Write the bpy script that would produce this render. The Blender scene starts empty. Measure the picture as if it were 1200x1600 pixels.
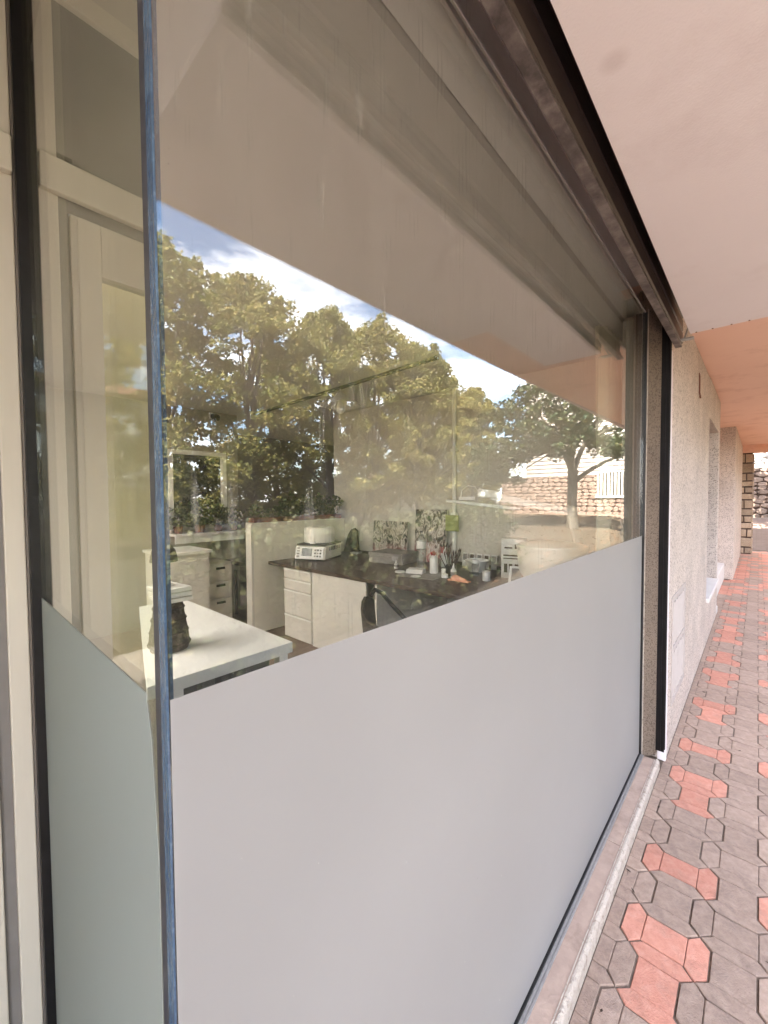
import bpy, math, random
from mathutils import Vector, Matrix, noise
random.seed(7)
PI = math.pi
sc = bpy.context.scene
col = sc.collection

# ------------------------------------------------------------------ camera
CAM_H = 1.764
yaw, roll, pitch = math.radians(42.4), math.radians(0.4), -math.atan(22 / 640.0)
Fv = Vector((math.cos(pitch) * math.cos(yaw), math.cos(pitch) * math.sin(yaw), math.sin(pitch)))
R0 = Vector((math.sin(yaw), -math.cos(yaw), 0)); U0 = R0.cross(Fv)
Rv = R0 * math.cos(roll) - U0 * math.sin(roll); Uv = Rv.cross(Fv)
cam_d = bpy.data.cameras.new('camera'); cam = bpy.data.objects.new('camera', cam_d); col.objects.link(cam)
cam.matrix_world = Matrix(((Rv.x, Uv.x, -Fv.x, 0), (Rv.y, Uv.y, -Fv.y, 0), (Rv.z, Uv.z, -Fv.z, CAM_H), (0, 0, 0, 1)))
cam_d.sensor_fit = 'HORIZONTAL'; cam_d.sensor_width = 36.0; cam_d.lens = 36.0 * 640 / 1200
cam_d.clip_start = 0.02; cam_d.clip_end = 2000
sc.camera = cam

# ------------------------------------------------------------------ light
SUN_EL, SUN_AZ = math.radians(52), math.radians(171)
world = bpy.data.worlds.new('World'); sc.world = world; world.use_nodes = True
wn, wl = world.node_tree.nodes, world.node_tree.links
wn.clear()
w_out = wn.new('ShaderNodeOutputWorld'); w_bg = wn.new('ShaderNodeBackground')
sky = wn.new('ShaderNodeTexSky'); sky.sky_type = 'NISHITA'; sky.sun_disc = False
sky.sun_elevation = SUN_EL; sky.sun_rotation = PI / 2 - SUN_AZ; sky.air_density = 1.0; sky.dust_density = 1.0
w_tc = wn.new('ShaderNodeTexCoord'); w_map = wn.new('ShaderNodeMapping'); w_map.inputs['Scale'].default_value = (1, 1, 2.6)
w_noi = wn.new('ShaderNodeTexNoise'); w_noi.inputs['Scale'].default_value = 2.4; w_noi.inputs['Detail'].default_value = 7; w_noi.inputs['Roughness'].default_value = 0.58
w_rmp = wn.new('ShaderNodeValToRGB'); w_rmp.color_ramp.elements[0].position = 0.45; w_rmp.color_ramp.elements[1].position = 0.70
w_mix = wn.new('ShaderNodeMix'); w_mix.data_type = 'RGBA'
w_mix.inputs[7].default_value = (13.5, 13.3, 13.6, 1)
wl.new(w_tc.outputs['Generated'], w_map.inputs['Vector']); wl.new(w_map.outputs[0], w_noi.inputs['Vector'])
wl.new(w_noi.outputs['Fac'], w_rmp.inputs['Fac']); wl.new(w_rmp.outputs['Color'], w_mix.inputs[0])
wl.new(sky.outputs[0], w_mix.inputs[6]); wl.new(w_mix.outputs[2], w_bg.inputs['Color'])
w_bg.inputs['Strength'].default_value = 0.12
wl.new(w_bg.outputs[0], w_out.inputs[0])
sun_d = bpy.data.lights.new('sun', 'SUN'); sun_d.energy = 5.0; sun_d.angle = math.radians(0.5); sun_d.color = (1.0, 0.89, 0.76)
sun = bpy.data.objects.new('sun', sun_d); col.objects.link(sun)
sdir = Vector((math.cos(SUN_EL) * math.cos(SUN_AZ), math.cos(SUN_EL) * math.sin(SUN_AZ), math.sin(SUN_EL)))
sun.rotation_euler = (-sdir).to_track_quat('-Z', 'Y').to_euler(); sun.location = (0, 0, 30)
sc.view_settings.view_transform = 'Standard'; sc.view_settings.look = 'None'
sc.view_settings.gamma = 1.0; sc.view_settings.use_curve_mapping = False
sc.view_settings.exposure = 3.33
sc.cycles.use_denoising = True
sc.cycles.max_bounces = 12; sc.cycles.diffuse_bounces = 7; sc.cycles.glossy_bounces = 5
sc.cycles.transmission_bounces = 6; sc.cycles.transparent_max_bounces = 24
sc.cycles.caustics_reflective = False; sc.cycles.caustics_refractive = False
sc.cycles.sample_clamp_indirect = 6.0

# ------------------------------------------------------------------ materials
def nt(name):
    m = bpy.data.materials.new(name); m.use_nodes = True
    n = m.node_tree.nodes; n.clear()
    o = n.new('ShaderNodeOutputMaterial')
    return m, n, m.node_tree.links, o

def ramp(n, stops):
    r = n.new('ShaderNodeValToRGB'); e = r.color_ramp.elements
    while len(e) < len(stops): e.new(0.5)
    for k, (p, c) in enumerate(stops):
        e[k].position = p; e[k].color = (*c, 1) if len(c) == 3 else c
    return r

def solid(name, c1, c2=None, scale=6.0, rough=0.6, bump=0.0, bscale=None, metal=0.0, spec=0.4, stretch=(1, 1, 1), dark=None, dscale=1.5, stops=None, per_obj=0.0, spot=None):
    """noise-mottled principled surface in object coordinates"""
    m, n, l, o = nt(name)
    b = n.new('ShaderNodeBsdfPrincipled'); l.new(b.outputs[0], o.inputs[0])
    b.inputs['Roughness'].default_value = rough; b.inputs['Metallic'].default_value = metal
    b.inputs['Specular IOR Level'].default_value = spec
    tc = n.new('ShaderNodeTexCoord'); mp = n.new('ShaderNodeMapping'); mp.inputs['Scale'].default_value = stretch
    l.new(tc.outputs['Object'], mp.inputs[0])
    nz = n.new('ShaderNodeTexNoise'); nz.inputs['Scale'].default_value = scale; nz.inputs['Detail'].default_value = 6; nz.inputs['Roughness'].default_value = 0.62
    l.new(mp.outputs[0], nz.inputs['Vector'])
    c2 = c2 or tuple(x * 0.86 for x in c1)
    r = ramp(n, stops or [(0.32, c2), (0.68, c1)]); l.new(nz.outputs['Fac'], r.inputs[0])
    out = r.outputs[0]
    if dark:
        n2 = n.new('ShaderNodeTexNoise'); n2.inputs['Scale'].default_value = dscale; n2.inputs['Detail'].default_value = 8; n2.inputs['Roughness'].default_value = 0.7
        l.new(tc.outputs['Object'], n2.inputs['Vector'])
        r2 = ramp(n, [(0.52, (0, 0, 0)), (0.72, (1, 1, 1))]); l.new(n2.outputs['Fac'], r2.inputs[0])
        mx = n.new('ShaderNodeMix'); mx.data_type = 'RGBA'; mx.inputs[7].default_value = (*dark, 1)
        l.new(r2.outputs[0], mx.inputs[0]); l.new(out, mx.inputs[6]); out = mx.outputs[2]
    if spot:      # one old soft stain
        sb = n.new('ShaderNodeVectorMath'); sb.operation = 'DISTANCE'; sb.inputs[1].default_value = spot[0]; l.new(tc.outputs['Object'], sb.inputs[0])
        mr0 = n.new('ShaderNodeMapRange'); mr0.inputs[1].default_value = spot[1] * .35; mr0.inputs[2].default_value = spot[1]; mr0.inputs[3].default_value = 1; mr0.inputs[4].default_value = 0
        l.new(sb.outputs['Value'], mr0.inputs[0])
        ms_ = n.new('ShaderNodeMix'); ms_.data_type = 'RGBA'; ms_.inputs[7].default_value = (*spot[2], 1); l.new(mr0.outputs[0], ms_.inputs[0]); l.new(out, ms_.inputs[6]); out = ms_.outputs[2]
    if per_obj:
        oi = n.new('ShaderNodeObjectInfo'); hv = n.new('ShaderNodeHueSaturation')
        mr = n.new('ShaderNodeMapRange'); mr.inputs[3].default_value = 1 - per_obj; mr.inputs[4].default_value = 1 + per_obj
        l.new(oi.outputs['Random'], mr.inputs[0]); l.new(mr.outputs[0], hv.inputs['Value']); l.new(out, hv.inputs['Color']); out = hv.outputs[0]
    l.new(out, b.inputs['Base Color'])
    if bump:
        nb = n.new('ShaderNodeTexNoise'); nb.inputs['Scale'].default_value = bscale or scale * 6; nb.inputs['Detail'].default_value = 5
        l.new(mp.outputs[0], nb.inputs['Vector'])
        bp = n.new('ShaderNodeBump'); bp.inputs['Strength'].default_value = bump; bp.inputs['Distance'].default_value = 0.01
        l.new(nb.outputs['Fac'], bp.inputs['Height']); l.new(bp.outputs[0], b.inputs['Normal'])
    return m

def pebble(name, light, dark, grit, scale=110):
    m, n, l, o = nt(name)
    b = n.new('ShaderNodeBsdfPrincipled'); l.new(b.outputs[0], o.inputs[0]); b.inputs['Roughness'].default_value = 0.85
    tc = n.new('ShaderNodeTexCoord')
    v = n.new('ShaderNodeTexVoronoi'); v.inputs['Scale'].default_value = scale; l.new(tc.outputs['Object'], v.inputs['Vector'])
    v2 = n.new('ShaderNodeTexVoronoi'); v2.inputs['Scale'].default_value = scale * 0.43; l.new(tc.outputs['Object'], v2.inputs['Vector'])
    nz = n.new('ShaderNodeTexNoise'); nz.inputs['Scale'].default_value = 2.2; nz.inputs['Detail'].default_value = 6; l.new(tc.outputs['Object'], nz.inputs['Vector'])
    r = ramp(n, [(0.0, light), (0.45, light), (0.85, dark)]); l.new(v.outputs['Distance'], r.inputs[0])
    sp = n.new('ShaderNodeSeparateColor'); l.new(v2.outputs['Color'], sp.inputs[0])
    r2 = ramp(n, [(0.80, (0, 0, 0)), (0.84, (1, 1, 1))]); l.new(sp.outputs[0], r2.inputs[0])
    m1 = n.new('ShaderNodeMix'); m1.data_type = 'RGBA'; l.new(r2.outputs[0], m1.inputs[0]); l.new(r.outputs[0], m1.inputs[6]); m1.inputs[7].default_value = (*grit, 1)
    hv = n.new('ShaderNodeHueSaturation'); mr = n.new('ShaderNodeMapRange'); mr.inputs[1].default_value = .3; mr.inputs[2].default_value = .7; mr.inputs[3].default_value = .86; mr.inputs[4].default_value = 1.08
    l.new(nz.outputs['Fac'], mr.inputs[0]); l.new(mr.outputs[0], hv.inputs['Value']); l.new(m1.outputs[2], hv.inputs['Color'])
    l.new(hv.outputs[0], b.inputs['Base Color'])
    bp = n.new('ShaderNodeBump'); bp.inputs['Strength'].default_value = 0.9; bp.inputs['Distance'].default_value = 0.006; bp.invert = True
    l.new(v.outputs['Distance'], bp.inputs['Height']); l.new(bp.outputs[0], b.inputs['Normal'])
    return m

def glass_mat(name, tint=(0.93, 0.96, 0.94), r0=0.08, dirt=0.03, smear=False):
    """thin sheet: mirror reflection by Schlick's law, the rest passes straight on; a little dust scatters"""
    m, n, l, o = nt(name)
    tr = n.new('ShaderNodeBsdfTransparent'); tr.inputs[0].default_value = (*tint, 1)
    gl = n.new('ShaderNodeBsdfGlossy'); gl.inputs['Roughness'].default_value = 0.0; gl.inputs[0].default_value = (1, 1, 1, 1)
    tw = n.new('ShaderNodeTexCoord'); zw = n.new('ShaderNodeTexNoise'); zw.inputs['Scale'].default_value = 1.6; zw.inputs['Detail'].default_value = 1.0; l.new(tw.outputs['Object'], zw.inputs['Vector'])
    bw = n.new('ShaderNodeBump'); bw.inputs['Strength'].default_value = 0.014; bw.inputs['Distance'].default_value = 0.02; l.new(zw.outputs['Fac'], bw.inputs['Height']); l.new(bw.outputs[0], gl.inputs['Normal'])
    ge = n.new('ShaderNodeNewGeometry'); dt = n.new('ShaderNodeVectorMath'); dt.operation = 'DOT_PRODUCT'
    l.new(ge.outputs['Incoming'], dt.inputs[0]); l.new(ge.outputs['True Normal'], dt.inputs[1])
    def mth(op, a, b=None):
        k = n.new('ShaderNodeMath'); k.operation = op
        for i, x in enumerate((a, b)):
            if x is None: continue
            if isinstance(x, (int, float)): k.inputs[i].default_value = x
            else: l.new(x, k.inputs[i])
        return k.outputs[0]
    c = mth('ABSOLUTE', dt.outputs['Value']); q = mth('SUBTRACT', 1.0, c); p5 = mth('POWER', q, 5.0)
    fr = mth('ADD', mth('MULTIPLY', p5, 1 - r0), r0)
    mx = n.new('ShaderNodeMixShader'); l.new(fr, mx.inputs[0]); l.new(tr.outputs[0], mx.inputs[1]); l.new(gl.outputs[0], mx.inputs[2])
    df = n.new('ShaderNodeBsdfDiffuse'); df.inputs[0].default_value = (0.72, 0.68, 0.6, 1)
    tc = n.new('ShaderNodeTexCoord'); nz = n.new('ShaderNodeTexNoise'); nz.inputs['Scale'].default_value = 3.5; nz.inputs['Detail'].default_value = 9; nz.inputs['Roughness'].default_value = 0.7
    mp = n.new('ShaderNodeMapping'); mp.inputs['Scale'].default_value = (3.0, 3.0, 0.7); l.new(tc.outputs['Object'], mp.inputs[0]); l.new(mp.outputs[0], nz.inputs['Vector'])
    mr = n.new('ShaderNodeMapRange'); mr.inputs[1].default_value = 0.42; mr.inputs[2].default_value = 0.85; mr.inputs[3].default_value = dirt * 0.45; mr.inputs[4].default_value = dirt * 3.2
    l.new(nz.outputs['Fac'], mr.inputs[0]); fac = mr.outputs[0]
    # fine specks of dust
    vo = n.new('ShaderNodeTexVoronoi'); vo.inputs['Scale'].default_value = 42; l.new(tc.outputs['Object'], vo.inputs['Vector'])
    spk = mth('LESS_THAN', vo.outputs['Distance'], 0.035); fac = mth('MAXIMUM', fac, mth('MULTIPLY', spk, 0.25))
    if smear:
        n3 = n.new('ShaderNodeTexNoise'); n3.inputs['Scale'].default_value = 9; n3.inputs['Detail'].default_value = 4
        m3 = n.new('ShaderNodeMapping'); m3.inputs['Scale'].default_value = (7, 1, 0.55); l.new(tc.outputs['Object'], m3.inputs[0]); l.new(m3.outputs[0], n3.inputs['Vector'])
        r3 = ramp(n, [(0.61, (0, 0, 0)), (0.68, (1, 1, 1))]); l.new(n3.outputs['Fac'], r3.inputs[0])
        fac = mth('MAXIMUM', fac, mth('MULTIPLY', r3.outputs[0], 0.10))
    m2 = n.new('ShaderNodeMixShader'); l.new(fac, m2.inputs[0]); l.new(mx.outputs[0], m2.inputs[1]); l.new(df.outputs[0], m2.inputs[2])
    l.new(m2.outputs[0], o.inputs[0])
    return m

def film_mat(name, c, trans=0.35, mott=0.0, tc_=None):
    m, n, l, o = nt(name)
    d = n.new('ShaderNodeBsdfPrincipled'); d.inputs[0].default_value = (*c, 1); d.inputs['Roughness'].default_value = 0.5; d.inputs['Specular IOR Level'].default_value = 0.25
    t = n.new('ShaderNodeBsdfTranslucent'); t.inputs[0].default_value = (*(tc_ or c), 1)
    if mott:
        tc = n.new('ShaderNodeTexCoord'); z1 = n.new('ShaderNodeTexNoise'); z1.inputs['Scale'].default_value = 1.3; z1.inputs['Detail'].default_value = 7; z1.inputs['Roughness'].default_value = 0.55
        l.new(tc.outputs['Object'], z1.inputs['Vector'])
        r = ramp(n, [(0.3, tuple(q * (1 - mott) for q in c)), (0.7, tuple(q * (1 + mott * .5) for q in c))]); l.new(z1.outputs['Fac'], r.inputs[0])
        vo = n.new('ShaderNodeTexVoronoi'); vo.inputs['Scale'].default_value = 9; l.new(tc.outputs['Object'], vo.inputs['Vector'])
        r2 = ramp(n, [(0.012, (0.62, 0.6, 0.58)), (0.022, (1, 1, 1))]); l.new(vo.outputs['Distance'], r2.inputs[0])
        mu = n.new('ShaderNodeMix'); mu.data_type = 'RGBA'; mu.blend_type = 'MULTIPLY'; mu.inputs[0].default_value = 1; l.new(r.outputs[0], mu.inputs[6]); l.new(r2.outputs[0], mu.inputs[7])
        l.new(mu.outputs[2], d.inputs[0])
    x = n.new('ShaderNodeMixShader'); x.inputs[0].default_value = trans
    l.new(d.outputs[0], x.inputs[1]); l.new(t.outputs[0], x.inputs[2]); l.new(x.outputs[0], o.inputs[0])
    return m

def leaf_mat(name, stops, trans=0.4):
    m, n, l, o = nt(name)
    ge = n.new('ShaderNodeNewGeometry'); r0 = ramp(n, stops); l.new(ge.outputs['Random Per Island'], r0.inputs[0])
    oi = n.new('ShaderNodeObjectInfo'); r = n.new('ShaderNodeHueSaturation')
    m1 = n.new('ShaderNodeMapRange'); m1.inputs[3].default_value = 0.82; m1.inputs[4].default_value = 1.2; l.new(oi.outputs['Random'], m1.inputs[0]); l.new(m1.outputs[0], r.inputs['Value'])
    m2 = n.new('ShaderNodeMapRange'); m2.inputs[3].default_value = 0.515; m2.inputs[4].default_value = 0.482; l.new(oi.outputs['Random'], m2.inputs[0]); l.new(m2.outputs[0], r.inputs['Hue'])
    l.new(r0.outputs[0], r.inputs['Color'])
    d = n.new('ShaderNodeBsdfPrincipled'); d.inputs['Roughness'].default_value = 0.55; d.inputs['Specular IOR Level'].default_value = 0.35; l.new(r.outputs[0], d.inputs['Base Color'])
    t = n.new('ShaderNodeBsdfTranslucent'); l.new(r.outputs[0], t.inputs[0])
    x = n.new('ShaderNodeMixShader'); x.inputs[0].default_value = trans
    l.new(d.outputs[0], x.inputs[1]); l.new(t.outputs[0], x.inputs[2]); l.new(x.outputs[0], o.inputs[0])
    return m

def painting_mat(name, dark, mid, pale, rose, seed):
    m, n, l, o = nt(name)
    b = n.new('ShaderNodeBsdfPrincipled'); l.new(b.outputs[0], o.inputs[0]); b.inputs['Roughness'].default_value = 0.7
    tc = n.new('ShaderNodeTexCoord'); mp = n.new('ShaderNodeMapping'); mp.inputs['Location'].default_value = (seed, seed * 2, seed); mp.inputs['Scale'].default_value = (1, 1.6, 1)
    l.new(tc.outputs['Object'], mp.inputs[0])
    nz = n.new('ShaderNodeTexNoise'); nz.inputs['Scale'].default_value = 9; nz.inputs['Detail'].default_value = 8; nz.inputs['Distortion'].default_value = 1.6; l.new(mp.outputs[0], nz.inputs['Vector'])
    r = ramp(n, [(0.38, dark), (0.47, mid), (0.55, pale), (0.63, mid), (0.7, dark)]); l.new(nz.outputs['Fac'], r.inputs[0])
    sp = n.new('ShaderNodeSeparateXYZ'); l.new(tc.outputs['Generated'], sp.inputs[0])
    r2 = ramp(n, [(0.12, (0.75, 0.75, 0.75)), (0.42, (0, 0, 0))]); l.new(sp.outputs['Z'], r2.inputs[0])
    mx = n.new('ShaderNodeMix'); mx.data_type = 'RGBA'; l.new(r2.outputs[0], mx.inputs[0]); l.new(r.outputs[0], mx.inputs[6])
    r3 = ramp(n, [(0.4, rose), (0.6, pale)]); l.new(nz.outputs['Fac'], r3.inputs[0]); l.new(r3.outputs[0], mx.inputs[7])
    l.new(mx.outputs[2], b.inputs['Base Color'])
    return m

M = {}
M['white_panel'] = solid('white_panel', (0.80, 0.73, 0.735), (0.765, 0.695, 0.70), 1.3, 0.65, 0.12, 160, dark=(0.69, 0.605, 0.605), dscale=1.2, spot=((1.03, 0.25, 0.014), 0.035, (0.685, 0.605, 0.60)))
M['orange_paint'] = solid('orange_paint', (0.84, 0.55, 0.43), (0.81, 0.52, 0.405), 1.3, 0.7, 0.12, 160, dark=(0.66, 0.375, 0.275), dscale=1.6)
M['pebble'] = pebble('pebble', (0.78, 0.67, 0.59), (0.52, 0.42, 0.36), (0.42, 0.33, 0.275), 230)
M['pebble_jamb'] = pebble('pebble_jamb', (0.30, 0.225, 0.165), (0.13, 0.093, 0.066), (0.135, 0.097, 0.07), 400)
M['vent_paint'] = solid('vent_paint', (0.50, 0.44, 0.41), (0.45, 0.39, 0.36), 5, 0.6, dark=(0.38, 0.32, 0.29), dscale=5)
M['plinth'] = solid('plinth', (0.76, 0.71, 0.67), (0.66, 0.6, 0.56), 4, 0.7, 0.2)
M['shutter_brown'] = solid('shutter_brown', (0.085, 0.06, 0.05), (0.06, 0.043, 0.037), 5, 0.45, metal=0.2)
M['shutter_bar'] = solid('shutter_bar', (0.20, 0.165, 0.15), (0.085, 0.068, 0.062), 14, 0.55, 0.25, 90, metal=0.3, stops=[(0.36, (0.075, 0.06, 0.055)), (0.5, (0.15, 0.12, 0.11)), (0.7, (0.27, 0.235, 0.215))])
M['black_rubber'] = solid('black_rubber', (0.012, 0.011, 0.012), (0.006, 0.006, 0.006), 20, 0.45)
M['black_rail'] = solid('black_rail', (0.010, 0.008, 0.008), (0.005, 0.004, 0.004), 14, 0.6, 0.1, spec=0.15)
M['alu_grey'] = solid('alu_grey', (0.42, 0.40, 0.385), (0.34, 0.32, 0.31), 8, 0.4, metal=0.5, stretch=(6, 6, 0.4))
M['alu_frame'] = solid('alu_frame', (0.23, 0.205, 0.18), (0.17, 0.15, 0.13), 8, 0.45, metal=0.3, stretch=(6, 6, 0.4))
M['door_cream'] = solid('door_cream', (0.72, 0.67, 0.56), (0.66, 0.61, 0.51), 3, 0.45, stretch=(3, 3, 0.4))
M['door_grey'] = solid('door_grey', (0.24, 0.225, 0.21), (0.2, 0.185, 0.17), 5, 0.5)
M['glass'] = glass_mat('glass', tint=(0.95, 0.955, 0.94), smear=True, dirt=0.012)
M['glass_side'] = glass_mat('glass_side', tint=(0.92, 0.95, 0.90), dirt=0.010)
M['glass_plain'] = glass_mat('glass_plain', dirt=0.01)
M['edge_sky_blue'] = solid('edge_sky_blue', (0.065, 0.115, 0.18), (0.035, 0.06, 0.11), 60, 0.25, 0.2, 130, dark=(0.13, 0.19, 0.26), dscale=70, stretch=(1, 1, 0.3))  # mirrored sky painted as blue base colour on the pane edge
M['seal'] = solid('seal', (0.055, 0.055, 0.062), (0.028, 0.028, 0.034), 40, 0.5)
M['film'] = film_mat('film', (0.45, 0.434, 0.424), 0.48, 0.10, (0.86, 0.85, 0.83))
M['film_side'] = film_mat('film_side', (0.37, 0.40, 0.375), 0.48, 0.06, (0.84, 0.86, 0.84))
M['sill_stone'] = solid('sill_stone', (0.47, 0.345, 0.275), (0.36, 0.26, 0.21), 11, 0.6, 0.3, dark=(0.27, 0.19, 0.15), dscale=6)
M['sill_edge'] = solid('sill_edge', (0.58, 0.50, 0.425), (0.47, 0.40, 0.335), 20, 0.85, 1.0, dark=(0.24, 0.175, 0.135), dscale=38)
PG = [(0.3, (0.285, 0.205, 0.162)), (0.5, (0.35, 0.254, 0.202)), (0.7, (0.41, 0.304, 0.243))]
M['paver_grey'] = solid('paver_grey', (0.4, 0.33, 0.3), None, 26, 0.85, 0.5, 160, stops=PG, dark=(0.25, 0.185, 0.155), dscale=9, per_obj=0.1, spec=0.12)
PS = [(0.3, (0.47, 0.21, 0.15)), (0.5, (0.54, 0.252, 0.185)), (0.72, (0.58, 0.31, 0.235))]
M['paver_salmon'] = solid('paver_salmon', (0.66, 0.31, 0.22), None, 26, 0.85, 0.5, 160, stops=PS, dark=(0.38, 0.20, 0.15), dscale=9, per_obj=0.11, spec=0.12)
M['joint_sand'] = solid('joint_sand', (0.20, 0.148, 0.115), (0.12, 0.088, 0.068), 40, 0.95, 0.4)
M['litter'] = solid('litter', (0.07, 0.045, 0.03), (0.03, 0.02, 0.015), 60, 0.9)
M['small_setts'] = solid('small_setts', (0.20, 0.14, 0.115), (0.155, 0.11, 0.09), 4, 0.85, 0.3)
M['mortar'] = solid('mortar', (0.10, 0.066, 0.052), (0.07, 0.046, 0.036), 12, 0.95, 0.5)
M['stone_pink'] = solid('stone_pink', (0.25, 0.185, 0.15), (0.185, 0.132, 0.106), 5, 0.9, 0.8, 22, dark=(0.12, 0.08, 0.06), dscale=5, per_obj=0.18)
M['stone_tan'] = solid('stone_tan', (0.50, 0.375, 0.27), (0.33, 0.245, 0.175), 8, 0.9, 0.9, 30, dark=(0.2, 0.145, 0.11), dscale=7, per_obj=0.28)
M['siding'] = solid('siding', (0.33, 0.30, 0.275), (0.30, 0.275, 0.25), 2, 0.6)
M['white_paint'] = solid('white_paint', (0.80, 0.78, 0.74), (0.75, 0.73, 0.69), 3, 0.5)
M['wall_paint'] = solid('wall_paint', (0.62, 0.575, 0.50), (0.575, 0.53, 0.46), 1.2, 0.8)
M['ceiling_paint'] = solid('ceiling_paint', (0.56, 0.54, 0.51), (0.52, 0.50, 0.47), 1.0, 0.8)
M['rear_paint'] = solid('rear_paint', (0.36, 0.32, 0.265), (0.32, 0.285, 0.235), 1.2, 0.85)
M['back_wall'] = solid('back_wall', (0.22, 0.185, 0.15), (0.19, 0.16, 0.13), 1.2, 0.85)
M['floor_brown'] = solid('floor_brown', (0.20, 0.14, 0.10), (0.14, 0.10, 0.07), 3, 0.5, stretch=(1, 6, 1))
M['dark_glass'] = solid('dark_glass', (0.018, 0.016, 0.014), (0.012, 0.011, 0.01), 3, 0.08, spec=0.6)
M['counter_white'] = solid('counter_white', (0.84, 0.83, 0.80), (0.80, 0.79, 0.76), 2, 0.35)
M['partition'] = solid('partition', (0.80, 0.76, 0.66), (0.75, 0.71, 0.615), 2, 0.6)
M['desk_wood'] = solid('desk_wood', (0.085, 0.055, 0.038), (0.045, 0.028, 0.02), 9, 0.4, 0.1, stretch=(7, 1, 1))
M['cabinet'] = solid('cabinet', (0.66, 0.63, 0.57), (0.61, 0.58, 0.525), 3, 0.5)
M['dark_tile'] = solid('dark_tile', (0.07, 0.065, 0.06), (0.035, 0.032, 0.03), 16, 0.4, stops=[(0.35, (0.03, 0.028, 0.026)), (0.6, (0.09, 0.085, 0.08)), (0.75, (0.2, 0.19, 0.18))], stretch=(1, 1, 0.3))
M['black_plastic'] = solid('black_plastic', (0.03, 0.026, 0.022), (0.02, 0.017, 0.015), 8, 0.4)
M['ivory_plastic'] = solid('ivory_plastic', (0.86, 0.83, 0.75), (0.82, 0.79, 0.71), 3, 0.35)
M['screen'] = solid('screen', (0.06, 0.062, 0.06), (0.05, 0.05, 0.05), 3, 0.15)
M['grey_box'] = solid('grey_box', (0.30, 0.275, 0.25), (0.23, 0.205, 0.185), 14, 0.7, stretch=(1, 1, 3))
M['painting_a'] = painting_mat('painting_a', (0.02, 0.016, 0.014), (0.22, 0.19, 0.16), (0.56, 0.50, 0.44), (0.46, 0.20, 0.19), 3.1)
M['painting_b'] = painting_mat('painting_b', (0.03, 0.025, 0.022), (0.26, 0.22, 0.19), (0.62, 0.56, 0.50), (0.42, 0.10, 0.11), 8.7)
M['canvas_edge'] = solid('canvas_edge', (0.62, 0.57, 0.49), None, 6, 0.8)
M['clear_plastic'] = glass_mat('clear_plastic', tint=(0.80, 0.82, 0.82), r0=0.08, dirt=0.16)
M['paper'] = solid('paper', (0.82, 0.80, 0.76), None, 4, 0.7)
M['grey_paper'] = solid('grey_paper', (0.36, 0.34, 0.32), (0.30, 0.28, 0.26), 6, 0.7)
M['pink_clay'] = solid('pink_clay', (0.85, 0.42, 0.28), (0.8, 0.37, 0.24), 12, 0.6)
M['red_plastic'] = solid('red_plastic', (0.50, 0.05, 0.05), None, 6, 0.4)
M['brush_wood'] = solid('brush_wood', (0.10, 0.055, 0.035), (0.05, 0.03, 0.02), 20, 0.5)
M['green_note'] = solid('green_note', (0.34, 0.36, 0.12), (0.25, 0.28, 0.09), 30, 0.7)
M['pipe_paint'] = solid('pipe_paint', (0.86, 0.84, 0.76), None, 4, 0.4)
M['lamp_metal'] = solid('lamp_metal', (0.84, 0.80, 0.74), (0.80, 0.76, 0.70), 4, 0.35)
M['lamp_shade'] = solid('lamp_shade', (0.78, 0.76, 0.72), None, 4, 0.4)
M['track_black'] = solid('track_black', (0.012, 0.011, 0.01), None, 4, 0.5)
M['curtain'] = film_mat('curtain', (0.90, 0.86, 0.70), 0.5)
M['opal'] = film_mat('opal', (0.88, 0.88, 0.87), 0.85)
M['curtain_cream'] = film_mat('curtain_cream', (0.80, 0.76, 0.62), 0.4)
M['chair_cloth'] = solid('chair_cloth', (0.09, 0.072, 0.055), (0.05, 0.04, 0.03), 30, 0.8, 0.3)
M['terracotta'] = solid('terracotta', (0.22, 0.09, 0.055), (0.13, 0.055, 0.035), 6, 0.8)
M['wicker'] = solid('wicker', (0.10, 0.078, 0.06), (0.03, 0.023, 0.018), 40, 0.8, 0.8, 60, dark=(0.26, 0.215, 0.18), dscale=26)
M['grass'] = solid('grass', (0.062, 0.048, 0.032), (0.042, 0.036, 0.022), 2.5, 0.95, 0.8, 60, dark=(0.095, 0.068, 0.045), dscale=2.2)
M['shade_asphalt'] = solid('shade_asphalt', (0.06, 0.056, 0.052), (0.042, 0.04, 0.037), 3, 0.9, 0.4, 120)
M['bounce_concrete'] = solid('bounce_concrete', (0.52, 0.46, 0.43), (0.45, 0.395, 0.365), 5, 0.9, 0.3, dark=(0.38, 0.33, 0.30), dscale=2)
M['kerb'] = solid('kerb', (0.42, 0.38, 0.35), (0.34, 0.3, 0.27), 8, 0.85, 0.3)
M['bark'] = solid('bark', (0.115, 0.10, 0.075), (0.055, 0.048, 0.036), 7, 0.9, 0.9, 18, stretch=(2, 2, 0.5))
M['leaf_plane'] = leaf_mat('leaf_plane', [(0.0, (0.16, 0.18, 0.06)), (0.4, (0.27, 0.27, 0.095)), (0.72, (0.40, 0.355, 0.125)), (1.0, (0.50, 0.41, 0.16))], 0.5)
M['leaf_green'] = leaf_mat('leaf_green', [(0.0, (0.022, 0.040, 0.016)), (0.6, (0.042, 0.065, 0.025)), (0.9, (0.075, 0.09, 0.032)), (1.0, (0.14, 0.11, 0.04))], 0.3)
M['leaf_shrub'] = leaf_mat('leaf_shrub', [(0.0, (0.03, 0.05, 0.02)), (0.6, (0.06, 0.085, 0.03)), (1.0, (0.13, 0.13, 0.05))], 0.3)
M['leaf_house'] = leaf_mat('leaf_house', [(0.0, (0.05, 0.08, 0.03)), (0.6, (0.09, 0.12, 0.05)), (0.965, (0.17, 0.18, 0.085)), (1.0, (0.42, 0.38, 0.33))], 0.35)
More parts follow.
